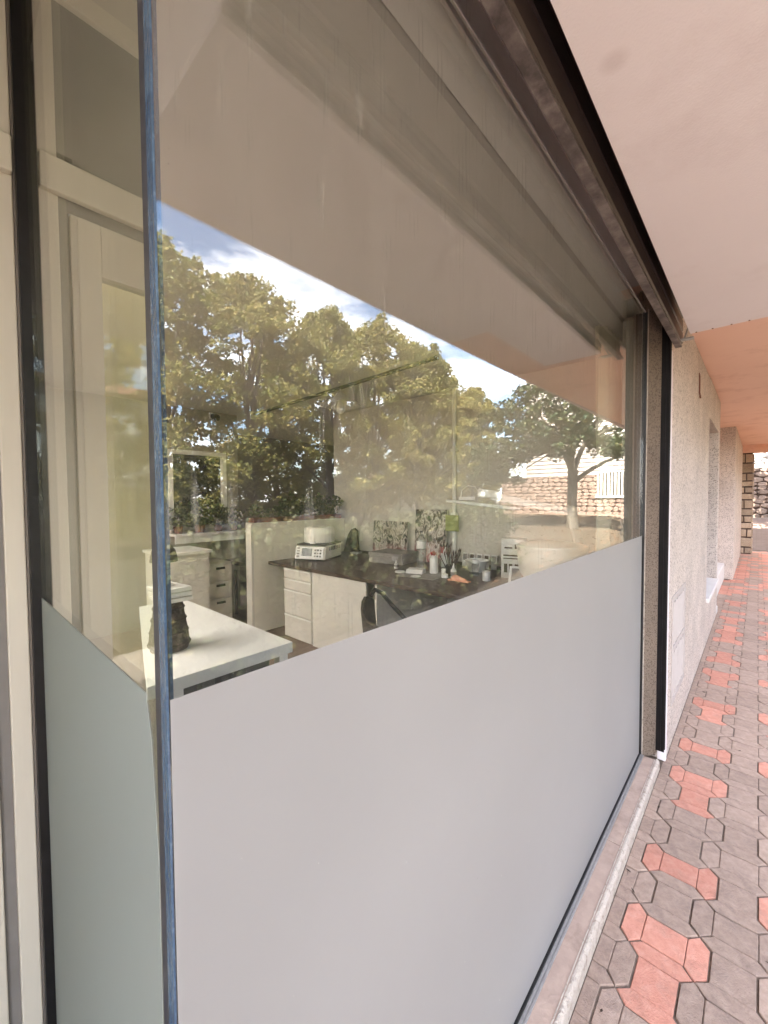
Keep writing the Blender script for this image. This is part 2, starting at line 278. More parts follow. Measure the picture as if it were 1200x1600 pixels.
M['leaf_fallen'] = leaf_mat('leaf_fallen', [(0.0, (0.09, 0.052, 0.03)), (0.5, (0.15, 0.078, 0.044)), (0.85, (0.20, 0.11, 0.062)), (1.0, (0.25, 0.17, 0.115))], 0.1)
M['balcony_wall'] = solid('balcony_wall', (0.66, 0.60, 0.52), (0.6, 0.54, 0.47), 2, 0.8)
M['roof_tile'] = solid('roof_tile', (0.30, 0.13, 0.08), (0.22, 0.095, 0.06), 6, 0.8)

# ------------------------------------------------------------------ mesh helpers
class MB:
    def __init__(s): s.v = []; s.f = []
    def add(s, vs, fs):
        k = len(s.v); s.v += [tuple(p) for p in vs]; s.f += [tuple(i + k for i in f) for f in fs]; return s
    def box(s, a, b):
        x0, y0, z0 = a; x1, y1, z1 = b
        return s.add([(x0, y0, z0), (x1, y0, z0), (x1, y1, z0), (x0, y1, z0), (x0, y0, z1), (x1, y0, z1), (x1, y1, z1), (x0, y1, z1)],
                     [(0, 3, 2, 1), (4, 5, 6, 7), (0, 1, 5, 4), (1, 2, 6, 5), (2, 3, 7, 6), (3, 0, 4, 7)])
    def prism(s, poly, lo, hi, axis=2):
        n = len(poly)
        def P(p, h): return (p[0], p[1], h) if axis == 2 else ((p[0], h, p[1]) if axis == 1 else (h, p[0], p[1]))
        return s.add([P(p, lo) for p in poly] + [P(p, hi) for p in poly],
                     [tuple(range(n))[::-1], tuple(range(n, 2 * n))] + [(i, (i + 1) % n, n + (i + 1) % n, n + i) for i in range(n)])
    def tube(s, path, rad, seg=10, caps=True):
        path = [Vector(p) for p in path]; n = len(path)
        rad = rad if isinstance(rad, (list, tuple)) else [rad] * n
        vs, up = [], None
        for i, p in enumerate(path):
            d = (path[min(i + 1, n - 1)] - path[max(i - 1, 0)]).normalized()
            if up is None: up = Vector((0, 0, 1)) if abs(d.z) < 0.9 else Vector((1, 0, 0))
            a = d.cross(up).normalized(); b = a.cross(d).normalized(); up = b
            for k in range(seg):
                t = 2 * PI * k / seg; vs.append(p + (a * math.cos(t) + b * math.sin(t)) * rad[i])
        fs = [(i * seg + k, i * seg + (k + 1) % seg, (i + 1) * seg + (k + 1) % seg, (i + 1) * seg + k) for i in range(n - 1) for k in range(seg)]
        if caps: fs += [tuple(range(seg))[::-1], tuple((n - 1) * seg + k for k in range(seg))]
        return s.add(vs, fs)
    def lathe(s, prof, c=(0, 0, 0), seg=28, caps=True):
        vs = [(c[0] + r * math.cos(2 * PI * k / seg), c[1] + r * math.sin(2 * PI * k / seg), c[2] + z) for r, z in prof for k in range(seg)]
        n = len(prof)
        fs = [(i * seg + k, i * seg + (k + 1) % seg, (i + 1) * seg + (k + 1) % seg, (i + 1) * seg + k) for i in range(n - 1) for k in range(seg)]
        if caps: fs += [tuple(range(seg))[::-1], tuple((n - 1) * seg + k for k in range(seg))]
        return s.add(vs, fs)
    def mesh(s, name, smooth=None):
        me = bpy.data.meshes.new(name); me.from_pydata(s.v, [], s.f); me.update()
        if smooth:
            me.shade_smooth(); me.set_sharp_from_angle(angle=math.radians(smooth))
        return me

def part(name, mb, mat, parent=None, smooth=None, bevel=0.0, label=None, loc=None, rot=None, kind=None):
    me = mb.mesh(name, smooth) if isinstance(mb, MB) else mb
    if mat and not me.materials: me.materials.append(mat)
    o = bpy.data.objects.new(name, me); col.objects.link(o)
    if parent: o.parent = parent
    if loc: o.location = loc
    if rot: o.rotation_euler = rot
    if bevel:
        b = o.modifiers.new('bevel', 'BEVEL'); b.width = bevel; b.segments = 2; b.limit_method = 'ANGLE'
    if label: o['label'] = label
    if kind: o['kind'] = kind
    return o

def tag(o, label, cat, group=None):
    o['label'] = label; o['category'] = cat
    if group: o['group'] = group
    return o

def thing(name, label, cat, loc=(0, 0, 0), rz=0.0, group=None):
    o = bpy.data.objects.new(name, None); col.objects.link(o); o.location = loc; o.rotation_euler = (0, 0, rz)
    o.empty_display_size = 0.1
    return tag(o, label, cat, group)

def BOX(a, b): return MB().box(a, b)

CEIL = lambda x: 3.09 + max(0, x - 4) * 0.0135
PANE_Y = 0.55

# ================================================================== ground
def lawn_z(x, y):
    slope = 0.04 * max(-1.5, min(22, x))
    return -0.02 + slope * max(0.0, min(1.0, (-y - 1.25) / 2.4)) + 0.05 * noise.noise(Vector((x * .35, y * .35, 0)))* min(1, max(0, (-y - 1.3)))
mb = MB(); nx, ny = 110, 80
for j in range(ny + 1):
    for i in range(nx + 1):
        x = -60 + 140 * i / nx; y = -1.12 - (j / ny) ** 1.6 * 95
        mb.v.append((x, y, lawn_z(x, y)))
for j in range(ny):
    for i in range(nx):
        a = j * (nx + 1) + i; mb.f.append((a, a + nx + 1, a + nx + 2, a + 1))
o = part('lawn', mb, M['grass'], smooth=60, kind='structure')
o = part('ground', BOX((-300, -300, -3.2), (300, 300, -3.0)), M['grass'], kind='structure')
part('bounce_pavement', BOX((-14, -2.3, -0.35), (17.6, -1.127, -0.012)), M['bounce_concrete'], kind='structure')  # added pale strip, unseen, to bounce sunlight up to the arcade ceiling
walk = part('walkway', BOX((-14, -1.0, -0.35), (17.6, 0.60, -0.0075)), M['joint_sand'], kind='structure')
kerb = part('kerb', BOX((-14, -1.125, -0.35), (17.6, -1.004, 0.004)), M['kerb'], kind='structure', bevel=0.012)
ramp_mb = MB().prism([(17.604, -0.4), (26, -0.4), (26, 0.93), (22.3, 0.9), (21.7, 0.86), (17.604, 0.0)], -9.0, 5.0, axis=1)
ramp_o = part('paved_path', ramp_mb, M['joint_sand'], kind='structure')

rd = MB(); nx, ny = 60, 24
for j in range(ny + 1):
    for i in range(nx + 1):
        x = -50 + 58.5 * i / nx; y = -3.6 - 7.2 * j / ny
        rd.v.append((x, y, lawn_z(x, y) + 0.03))
for j in range(ny):
    for i in range(nx):
        a = j * (nx + 1) + i; rd.f.append((a, a + nx + 1, a + nx + 2, a + 1))
part('shade_road', rd, M['shade_asphalt'], smooth=60, kind='structure')  # invented dark surface standing in for shaded ground mirrored in the glass
# interlocking pavers: each paver is three raised fields with shallow grooves between them
PX, PY = 0.2055, 0.2085
def paver_mesh(name, mat, seed):
    r = random.Random(seed)
    def field(pts):
        c = (sum(p[0] for p in pts) / len(pts), sum(p[1] for p in pts) / len(pts))
        n = len(pts); q = [(p[0] + (c[0] - p[0]) * 0.04, p[1] + (c[1] - p[1]) * 0.04) for p in pts]
        mbb.add([(x, y, -0.02) for x, y in pts] + [(x, y, -0.0028) for x, y in pts] + [(x, y, 0.0) for x, y in q],
                [(i, (i + 1) % n, n + (i + 1) % n, n + i) for i in range(n)] +
                [(n + i, n + (i + 1) % n, 2 * n + (i + 1) % n, 2 * n + i) for i in range(n)] + [tuple(range(2 * n, 3 * n))])
    mbb = MB(); g = 0.0012
    a, b, w1, w2, w3 = 0.069, 0.104, 0.0645, 0.1015, 0.0655   # waist half-length, tip, widths
    L = 0.1395
    e = lambda: r.uniform(-0.0012, 0.0012)
    field([(-a, -w1 + g), (a, -w1 + g), (a, w1 - g), (-a, w1 - g)])
    for s in (1, -1):
        pts = [(s * (a + 0.002), -w1 + g), (s * b, -w2 + g + e()), (s * (L - g), -w3 + g + e()), (s * (L - g), w3 - g + e()), (s * b, w2 - g + e()), (s * (a + 0.002), w1 - g)]
        field(pts if s > 0 else pts[::-1])
    me = mbb.mesh(name); me.materials.append(mat); return me
PV = {0: [paver_mesh('paver', M['paver_grey'], k) for k in range(4)], 1: [paver_mesh('paver', M['paver_salmon'], k + 9) for k in range(3)]}
SAL = {(-3, 0), (-2, 0), (0, 0), (3, 0), (4, 0), (6, 0), (9, 0), (10, 0), (13, 0), (14, 0), (16, 0), (17, 0), (20, 0), (0, -2), (1, -2), (6, -2), (10, -2), (9, -2), (14, -2), (18, -2), (19, -2), (-8, 0), (-5, -2)}
rp = random.Random(5)
rest = {0: MB(), 1: MB()}
cells = []
for j in range(-6, 2):
    for i in range(-75, 75):
        x, y = 2.32 + PX * i, 0.245 + PY * j
        if x > 17.5 or y > 0.47 or y < -0.98: continue
        sal = (i, j) in SAL if -8 <= i <= 20 else (j in (0, -2, -4) and rp.random() < 0.42) or (i > 34 and rp.random() < 0.35)
        cells.append((i, j, x, y, sal))
def vis_rank(c):      # pavers that show largest from where the photographer stood come first
    d = math.hypot(c[2], c[3]); ang = math.atan2(c[3], c[2])
    seen = c[2] > 1.15 and ang > math.radians(-3.5)
    return (0 if seen else 1, d)
cells.sort(key=vis_rank)
def paver_pose(i, j):
    rr = random.Random(i * 131 + j * 17)
    return (PI / 2 if (i + j) % 2 == 0 else 0.0) + rr.uniform(-0.006, 0.006), rr.uniform(-0.003, 0.0022), (rr.uniform(-.006, .006), rr.uniform(-.006, .006)), rr
for n_, (i, j, x, y, sal) in enumerate(cells):
    rz, dz, tl, rr = paver_pose(i, j)
    me = PV[int(sal)][rr.randrange(len(PV[int(sal)]))]
    if j == 1:   # row cut along the sill and the wall foot
        YC = 0.4345 if x < 3.2 else 0.4235 if x < 7.6 or x > 11.1 else 0.62
        c, s = math.cos(rz), math.sin(rz); m2 = MB()
        for v in me.vertices:
            wx, wy = x + v.co.x * c - v.co.y * s, y + v.co.x * s + v.co.y * c
            m2.v.append((wx - x, min(wy, YC) - y, v.co.z))
        m2.f = [tuple(p.vertices) for p in me.polygons]
        if n_ < 300:
            part('paver', m2, M['paver_salmon'] if sal else M['paver_grey'], walk, loc=(x, y, dz))
        else:
            rest[int(sal)].add([(v[0] + x, v[1] + y, v[2] + dz) for v in m2.v], m2.f)
        continue
    if n_ < 300:
        o = part('paver', me, None, walk, loc=(x, y, dz), rot=(tl[0], tl[1], rz + (PI if rr.random() < .5 else 0)))
        if sal: o['label'] = 'salmon coloured paver'
    else:
        c, s = math.cos(rz), math.sin(rz)
        rest[int(sal)].add([(x + v.co.x * c - v.co.y * s, y + v.co.x * s + v.co.y * c, v.co.z + dz) for v in me.vertices], [tuple(p.vertices) for p in me.polygons])
part('paver', rest[0], M['paver_grey'], walk, kind='stuff')
part('paver', rest[1], M['paver_salmon'], walk, kind='stuff', label='salmon coloured pavers')
lt = MB(); rq = random.Random(8)
for k in range(34):
    x = 1.4 + 7 * rq.random() ** 1.6; y = rq.uniform(-0.6, 0.42); a = rq.uniform(0, 6.28); s_ = rq.uniform(.006, .017)
    d = Vector((math.cos(a), math.sin(a), .06)) * s_; n_ = Vector((-math.sin(a), math.cos(a), .1)) * s_ * rq.uniform(.25, .6); p = Vector((x, y, .0035))
    lt.add([p - d, p - d * .2 + n_, p + d, p + d * .1 - n_], [(0, 1, 2), (0, 2, 3)])
part('leaf_litter', lt, M['litter'], walk, kind='stuff')
# small square setts on the sloping path beyond the arcade
ms = MB()
for i in range(36):
    for j in range(22):
        x = 17.64 + i * 0.12; y = -1.9 + j * 0.12
        z = (x - 17.604) * 0.86 / 4.096; z2 = (x + .112 - 17.604) * 0.86 / 4.096
        if x > 21.55: continue
        ms.add([(x, y, z - .01), (x + .112, y, z2 - .01), (x + .112, y + .112, z2 - .01), (x, y + .112, z - .01), (x, y, z + .012), (x + .112, y, z2 + .012), (x + .112, y + .112, z2 + .012), (x, y + .112, z + .012)],
               [(4, 5, 6, 7), (0, 1, 5, 4), (1, 2, 6, 5), (2, 3, 7, 6), (3, 0, 4, 7)])
part('sett', ms, M['small_setts'], ramp_o, kind='stuff')

# ================================================================== the shop building
bld = thing('shop_building', 'pebbledashed shop building with salmon orange arcade ceiling over the walkway', 'building', (0, 0, 0))
# pebbledash wall to the right of the shop window, with a deep window opening
WY = 0.425
mbw = MB().box((3.225, WY, 0), (6.0, 0.70, 3.10)).box((6.0, WY, 0), (7.55, 0.70, 0.57)).box((6.0, WY, 2.66), (7.55, 0.70, 3.12)).box((7.55, WY, 0), (7.72, 0.70, 3.12))
part('facade_wall', mbw, M['pebble'], bld, bevel=0.008)
part('facade_edge_strip', BOX((3.218, 0.4235, 0.0), (3.262, 0.4700, 2.70)), M['white_panel'], bld, bevel=0.003)
part('pilaster', MB().box((11.2, 0.36, 0), (16.2, 0.80, 3.2)).box((10.4, 0.75, 0), (11.2, 0.85, 3.18)), M['pebble'], bld, bevel=0.008)
part('plinth', MB().box((7.72, 0.50, 0), (11.19, 0.74, 0.34)).box((7.73, 0.425, 0), (7.95, 0.5, 0.10)), M['plinth'], bld, bevel=0.01)
part('recess_wall', BOX((7.72, 0.745, 0.0), (11.2, 0.9, 3.15)), M['pebble'], bld)
w2 = part('recess_window', BOX((6.0, 0.69, 0.57), (7.55, 0.72, 2.66)), M['dark_glass'], bld)
part('window_frame', MB().box((6.0, 0.66, 0.57), (6.06, 0.69, 2.66)).box((7.49, 0.66, 0.57), (7.55, 0.69, 2.66)).box((6.06, 0.66, 0.57), (7.49, 0.69, 0.63)).box((6.06, 0.66, 2.6), (7.49, 0.69, 2.66)), M['alu_grey'], w2)
part('window_sill', BOX((5.98, 0.395, 0.52), (7.57, 0.66, 0.572)), M['plinth'], w2, bevel=0.006)
# small wall fittings
part('wall_hook', MB().tube([(4.80, 0.424, 2.90), (4.80, 0.418, 2.86), (4.81, 0.418, 2.72), (4.86, 0.415, 2.68), (4.88, 0.424, 2.70)], 0.006, 8), M['terracotta'], bld, smooth=50)
# arcade ceiling (rises very slightly along the arcade)
mbc = MB(); mbo = MB()
for (x0, x1, ya, yb) in ((-14.0, 0.405, -0.88, 0.42), (-14.0, -1.16, 0.42, 1.6), (0.205, 3.03, 0.576, 0.70), (0.405, 3.03, -0.88, 0.576), (3.03, 4.0, -0.88, 0.70), (4.0, 17.6, -0.88, 1.6)):
    (mbc if x1 < 3.1 else mbo).add([(x0, ya, CEIL(x0)), (x1, ya, CEIL(x1)), (x1, yb, CEIL(x1)), (x0, yb, CEIL(x0)), (x0, ya, 3.5), (x1, ya, 3.5), (x1, yb, 3.5), (x0, yb, 3.5)],
            [(0, 1, 2, 3), (4, 7, 6, 5), (0, 4, 5, 1), (2, 6, 7, 3), (0, 3, 7, 4), (1, 5, 6, 2)])
part('arcade_ceiling', mbc, M['white_panel'], bld)
part('arcade_ceiling', mbo, M['orange_paint'], bld, label='salmon orange painted ceiling')
part('end_beam', BOX((16.35, -0.90, 3.03), (16.72, 3.0, 3.30)), M['orange_paint'], bld, bevel=0.006)
part('upper_storey', MB().box((-14, -0.88, 3.505), (17.6, 0.415, 3.95)).box((-14, 0.4155, 3.9), (17.6, 1.7, 4.0)).box((-14, 5.2, 3.9), (17.6, 7.5, 4.0)).box((0.1, 1.7001, 3.9), (17.6, 5.1999, 4.0)).box((-14, 1.7001, 3.9), (-5.2, 5.1999, 4.0)).box((-1.16, 0.4155, 3.505), (-1.15, 1.6, 3.8995)).box((0.205, 0.705, 3.07), (0.30, 1.60, 3.8995)).box((0.405, 0.4155, 3.505), (6.3, 0.7, 3.8995)).box((-1.15, 1.57, 3.26), (0.204, 1.6, 3.8995)), M['wall_paint'], bld)
part('fascia', BOX((-14, -0.905, CEIL(0) + .012), (17.6, -0.882, 3.96)), M['white_panel'], bld)
# interior shell of the shop
part('interior_floor', MB().box((-4.6, 1.62, 0.05), (6.3, 7.3, 0.20)).box((0.27, 0.62, 0.05), (6.3, 1.6199, 0.20)), M['floor_brown'], bld)
part('added_rooflight', BOX((-4.4, 1.9, 2.96), (0.02, 5.2, 2.975)), M['opal'], bld)  # added opal panel, out of view, letting sunlight in to brighten the shop
part('interior_ceiling', MB().box((0.21, 0.71, 2.95), (6.3, 1.6199, 3.06)).box((-4.6, 1.62, 2.95), (6.3, 1.9, 3.06)).box((-4.6, 5.2, 2.95), (6.3, 7.3, 3.06)).box((0.02, 1.9001, 2.95), (6.3, 5.1999, 3.06)).box((-4.6, 1.9001, 2.95), (-4.4, 5.1999, 3.06)), M['ceiling_paint'], bld)
part('lintel', MB().box((0.205, 0.575, 2.985), (3.9, 0.705, 3.085)), M['white_paint'], bld)
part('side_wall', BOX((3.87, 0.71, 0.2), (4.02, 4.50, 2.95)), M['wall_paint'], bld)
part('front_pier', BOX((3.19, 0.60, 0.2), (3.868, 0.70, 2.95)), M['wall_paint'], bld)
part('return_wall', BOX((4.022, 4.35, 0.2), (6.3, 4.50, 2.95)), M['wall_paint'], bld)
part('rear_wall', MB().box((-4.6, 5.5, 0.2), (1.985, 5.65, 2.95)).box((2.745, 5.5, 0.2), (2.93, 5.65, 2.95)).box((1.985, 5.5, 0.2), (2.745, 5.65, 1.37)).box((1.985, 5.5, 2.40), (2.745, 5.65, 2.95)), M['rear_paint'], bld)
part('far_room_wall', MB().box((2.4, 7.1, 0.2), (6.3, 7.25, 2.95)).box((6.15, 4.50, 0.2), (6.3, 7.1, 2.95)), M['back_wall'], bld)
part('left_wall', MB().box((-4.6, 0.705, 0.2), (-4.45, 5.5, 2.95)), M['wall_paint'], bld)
part('recess_side_wall', MB().box((-1.35, WY, 0), (-1.15, 1.62, 3.085)).box((-14, WY, 0), (-1.35, 0.7, 3.085)), M['pebble'], bld)
rw = part('rear_window', BOX((2.04, 5.54, 1.42), (2.69, 5.56, 2.345)), M['dark_glass'], bld)
part('window_frame', MB().box((1.985, 5.47, 1.37), (2.04, 5.57, 2.40)).box((2.69, 5.47, 1.37), (2.745, 5.57, 2.40)).box((2.04, 5.47, 2.345), (2.69, 5.57, 2.40)).box((2.04, 5.47, 1.37), (2.69, 5.57, 1.42)), M['white_paint'], rw)

# ================================================================== white shutter casing + roller shutter
shut = thing('roller_shutter', 'dark brown roller shutter rolled up above the shop window in a white casing', 'shutter', (0, 0, 2.7))
def S(mbb):  # shift world coordinates to the thing's base
    for k, v in enumerate(mbb.v): mbb.v[k] = (v[0], v[1], v[2] - 2.7)
    return mbb
XE = 3.02
part('casing', S(MB().box((0.405, -0.06, 2.714), (XE, 0.312, 2.734)).box((0.405, -0.06, 2.7345), (XE, -0.04, 3.089)).box((0.405, -0.0395, 2.7345), (0.425, 0.56, 3.088)).box((XE - 0.02, -0.0395, 2.7345), (XE, 0.312, 3.088))), M['white_panel'], shut, bevel=0.002)
for k in range(5):
    part('nail', S(MB().lathe([(0.004, 0), (0.004, 0.004)], (XE - 0.012, -0.03 + k * 0.078 + (0.004 if k % 2 else 0), 2.711), 8)), M['terracotta'], shut)
zs = 2.715
for k in range(5):   # slats of the shutter curtain
    z0 = zs + k * 0.078
    if z0 > 3.06: break
    part('slat', S(MB().prism([(0.372, z0), (0.366, z0 + 0.006), (0.366, z0 + 0.066), (0.374, z0 + 0.074), (0.383, z0 + 0.074), (0.383, z0)], 0.30, 3.19, axis=0)), M['shutter_brown'], shut)
part('bottom_bar', S(MB().box((0.30, 0.3715, 2.700), (3.20, 0.4050, 2.714)).box((0.30, 0.384, 2.7145), (3.20, 0.390, 2.745))), M['shutter_bar'], shut, bevel=0.0015)
part('bracket', S(MB().box((3.06, 0.30, 2.703), (3.10, 0.361, 2.711)).tube([(3.07, 0.345, 2.712), (3.06, 0.335, 2.735), (3.04, 0.325, 2.76)], 0.005, 6)), M['alu_grey'], shut)
gr = part('guide_rail', S(MB().box((3.165, 0.445, 0.085), (3.215, 0.472, 3.08)).box((3.165, 0.425, 0.085), (3.172, 0.4445, 3.08)).box((3.200, 0.425, 0.085), (3.215, 0.4445, 3.08))), M['black_rail'], shut, bevel=0.001)
part('slot_back', S(MB().box((0.43, 0.4085, 2.76), (3.19, 0.42, 3.085))), M['alu_grey'], shut)

# pebble reveal between the glass and the guide rail
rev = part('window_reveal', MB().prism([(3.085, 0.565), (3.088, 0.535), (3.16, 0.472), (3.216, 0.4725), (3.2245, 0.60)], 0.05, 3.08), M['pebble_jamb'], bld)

# ================================================================== main shop window
win = thing('shop_window', 'large plain shop window with white frosted film across its lower half', 'window', (0.193, 0.55, 0))
def W(mbb, o=(0.193, 0.55, 0)):
    for k, v in enumerate(mbb.v): mbb.v[k] = (v[0] - o[0], v[1] - o[1], v[2] - o[2])
    return mbb
part('glass_pane', W(BOX((0.1935, 0.55, 0.062), (3.07, 0.56, 3.088))), M['glass'], win)
part('frosted_film', W(BOX((0.1945, 0.5482, 0.066), (3.066, 0.5494, 1.508))), M['film'], win)
ce = part('corner_edge', W(MB().box((0.1905, 0.5506, 0.03), (0.1933, 0.5605, 3.3)).box((0.1905, 0.561, 0.03), (0.2030, 0.5705, 3.3))), M['edge_sky_blue'], win)
part('corner_seal', W(MB().box((0.1915, 0.5710, 0.03), (0.2030, 0.592, 3.6)).box((0.1934, 0.5606, 0.03), (0.1985, 0.5610, 3.08))), M['seal'], win)
part('head_frame', W(MB().box((0.204, 0.5615, 2.925), (3.088, 0.572, 2.945)).box((0.204, 0.545, 2.925), (3.088, 0.549, 2.934))), M['plinth'], win, bevel=0.002)
part('side_frame', W(MB().box((3.0705, 0.538, 0.062), (3.086, 0.60, 2.93))), M['black_rubber'], win)
part('frame_trim', W(MB().box((3.0865, 0.532, 0.062), (3.094, 0.5375, 2.95))), M['sill_edge'], win)
part('bottom_gasket', W(MB().box((0.2, 0.541, 0.062), (3.07, 0.5495, 0.078))), M['black_rubber'], win)
part('bottom_track', W(MB().box((0.2, 0.531, 0.063), (3.08, 0.5405, 0.071)).box((0.2, 0.522, 0.063), (3.08, 0.5300, 0.068)).box((0.2, 0.5625, 0.03), (3.08, 0.62, 0.064))), M['alu_grey'], win, bevel=0.0008)
for k, (x0, x1) in enumerate(((0.19, 1.02), (1.024, 2.196), (2.2, 3.085))):
    sl = part('sill', W(MB().box((x0, 0.458, 0.0), (x1, 0.62, 0.0625))), M['sill_stone'], win, bevel=0.003)
part('sill_nosing', W(MB().prism([(0.4365, 0.0), (0.4575, 0.0), (0.4575, 0.0640), (0.449, 0.0640), (0.4390, 0.052)], 0.19, 3.10, axis=0)), M['sill_edge'], win, bevel=0.002)
part('track_line', W(BOX((0.19, 0.4605, 0.0628), (3.08, 0.4640, 0.0650))), M['sill_edge'], win)
rs = random.Random(3)
sp = MB()
for k in range(46):
    x = rs.uniform(0.25, 3.0); z = rs.uniform(0.15, 1.45)
    s = rs.uniform(0.0007, 0.0017) * (1 + x * 0.4); sp.lathe([(s, 0), (s * .6, 0.0005)], (0, 0, 0), 6)
    for q in range(12): v = sp.v[-12 + q]; sp.v[-12 + q] = (x + v[0] - .193, 0.5479 - v[2] - .55, z + v[1])
part('paint_speck', sp, M['paper'], win, kind='stuff')

# side pane running back to the door
sw = thing('side_window', 'narrow side pane between the shop window corner and the door, frosted below', 'window', (0.193, 0.588, 0))
def W2(mbb): return W(mbb, (0.193, 0.588, 0))
part('glass_pane', W2(BOX((0.193, 0.5925, 0.05), (0.2025, 1.47, 3.88))), M['glass_side'], sw)
part('frosted_film', W2(MB().prism([(0.604, 0.06), (1.468, 0.06), (1.468, 1.492), (0.632, 1.492), (0.614, 1.43), (0.601, 1.30), (0.597, 1.27)], 0.1915, 0.1925, axis=0)), M['film_side'], sw)
part('sill', W2(MB().box((0.17, 0.60, 0.0), (0.26, 1.47, 0.05))), M['sill_stone'], sw)
part('head_frame', W2(MB().box((0.2045, 0.60, 2.985), (0.24, 1.47, 3.088))), M['alu_frame'], sw)

# ================================================================== shop door at the back of the recess
door = thing('shop_door', 'cream framed glazed shop door set back beside the side pane', 'door', (-0.5, 1.5, 0))
def Dd(mbb): return W(mbb, (-0.5, 1.5, 0))
fr = part('door_frame', Dd(MB().box((0.122, 1.50, 0), (0.166, 1.56, 3.89)).box((-1.15, 1.50, 0), (-1.08, 1.56, 3.89)).box((-1.08, 1.50, 3.2), (0.122, 1.56, 3.26))), M['door_cream'], door, bevel=0.003)
part('corner_post', Dd(MB().box((0.1665, 1.488, 0), (0.1705, 1.56, 3.89)).box((0.2035, 1.472, 0), (0.215, 1.56, 3.89))), M['alu_frame'], door)
part('rubber_gasket', Dd(MB().box((0.171, 1.4715, 0), (0.203, 1.50, 3.89))), M['black_rubber'], door)
part('transom_bar', Dd(MB().box((-1.08, 1.475, 2.635), (0.165, 1.4995, 2.73))), M['door_cream'], door, bevel=0.004)
part('transom_panel', Dd(MB().box((-1.08, 1.52, 2.731), (0.1215, 1.535, 3.2))), M['door_grey'], door)
part('vent_slot', Dd(MB().box((0.085, 1.5085, 2.74), (0.1215, 1.5145, 2.765))), M['black_plastic'], door)
part('gap_seal', Dd(MB().box((0.0955, 1.515, 0.02), (0.1215, 1.53, 2.606)).box((-1.05, 1.515, 2.6065), (0.1215, 1.5195, 2.80))), M['door_grey'], door)
lf = part('door_leaf', Dd(MB().box((0.0188, 1.505, 0.02), (0.095, 1.55, 2.605)).box((-1.05, 1.505, 0.02), (-0.94, 1.55, 2.605)).box((-0.94, 1.505, 2.45), (0.0188, 1.55, 2.605)).box((-0.94, 1.505, 0.02), (0.0188, 1.55, 0.20))), M['door_cream'], door, bevel=0.003)
part('glass_pane', Dd(BOX((-0.94, 1.523, 0.20), (0.0188, 1.531, 2.45))), M['glass_side'], door)
part('door_handle', Dd(MB().tube([(-0.90, 1.505, 1.15), (-0.90, 1.44, 1.15), (-0.90, 1.44, 1.55), (-0.90, 1.505, 1.55)], 0.012, 8)), M['alu_grey'], lf, smooth=40)
mcu = MB(); N = 60
for k in range(N + 1):
    x = -1.0 + 1.06 * k / N; y = 1.66 + 0.022 * math.sin(k * 0.9) + 0.008 * math.sin(k * 2.3)
    mcu.v += [(x, y, 0.24), (x, y, 2.62)]
mcu.f = [(2 * k, 2 * k + 2, 2 * k + 3, 2 * k + 1) for k in range(N)]
o = part('door_curtain', mcu, M['curtain_cream'], smooth=80)
sol = o.modifiers.new('thick', 'SOLIDIFY'); sol.thickness = 0.002
tag(o, 'cream curtain hanging just behind the glazed shop door', 'curtain')

# ================================================================== inside the shop
DT = 1.024          # worktop height
FL = 0.2            # shop floor
def T(mbb, o): return W(mbb, o)

# white counter by the corner
c = thing('white_counter', 'white counter with thick edge standing inside by the glass corner', 'counter', (0.6, 2.4, FL))
o_ = (0.6, 2.4, FL)
part('countertop', T(MB().prism([(0.54, 1.765), (1.225, 1.765), (1.225, 3.15), (0.93, 3.15)], DT - 0.055, DT), o_), M['counter_white'], c, bevel=0.003)
for (x, y) in ((0.66, 1.80), (1.18, 1.80), (1.18, 3.05), (1.02, 3.05)):
    part('leg', T(BOX((x - 0.025, y - 0.02, FL), (x + 0.025, y + 0.03, DT - 0.056)), o_), M['counter_white'], c, bevel=0.002)
part('back_panel', T(BOX((1.05, 3.08, FL), (1.15, 3.10, DT - 0.056)), o_), M['cabinet'], c)
o_ = (0.88, 1.9, FL)
c = thing('storage_crate', 'dark grey crate pushed under the white counter edge', 'crate', o_)
part('body', T(MB().box((0.70, 1.86, FL), (1.03, 2.3, 0.95)), o_), M['dark_tile'], c, bevel=0.004)
for x in (0.70, 0.78, 0.87, 0.95, 1.025):
    part('slat', T(BOX((x - 0.012, 1.848, FL), (x + 0.012, 1.8595, 0.952)), o_), M['black_plastic'], c)
o_ = (1.10, 1.95, FL)
c = thing('black_bin', 'small black bin under the right end of the white counter', 'bin', o_)
part('body', T(MB().box((1.055, 1.87, FL), (1.155, 2.2, 0.96)), o_), M['black_plastic'], c, bevel=0.006)
part('rim', T(MB().box((1.05, 1.865, 0.93), (1.16, 2.205, 0.945)), o_), M['dark_tile'], c)

# basket, tray and shelf lamp on the counter
o_ = (0.765, 2.15, DT)
c = thing('wicker_basket', 'dark woven wicker basket standing on the white counter', 'basket', o_)
prof = [(0.085, 0), (0.092, 0.03), (0.086, 0.09), (0.074, 0.15), (0.068, 0.20), (0.062, 0.24), (0.056, 0.245), (0.052, 0.2), (0.065, 0.1), (0.07, 0.01)]
part('body', MB().lathe(prof, (0, 0, 0), 40, caps=True), M['wicker'], c, smooth=60)
for z in (0.03, 0.09, 0.15, 0.205):
    rr = 0.093 - 0.14 * max(0, z - 0.03)
    part('band', MB().tube([(rr * math.cos(t * PI / 14), rr * math.sin(t * PI / 14), z + 0.003 * math.sin(t * 3)) for t in range(29)], 0.006, 6, caps=False), M['wicker'], c, smooth=60)
o_ = (0.75, 2.13, DT + 0.247)
c = thing('white_tray', 'stack of pale trays resting on top of the wicker basket', 'tray', o_)
for k in range(3):
    part('tray', MB().box((-0.05, -0.09, k * 0.024), (0.092 - k * 0.006, 0.10, k * 0.024 + 0.02)), M['paper'], c, bevel=0.004, rot=(0, 0, 0.06 * k))
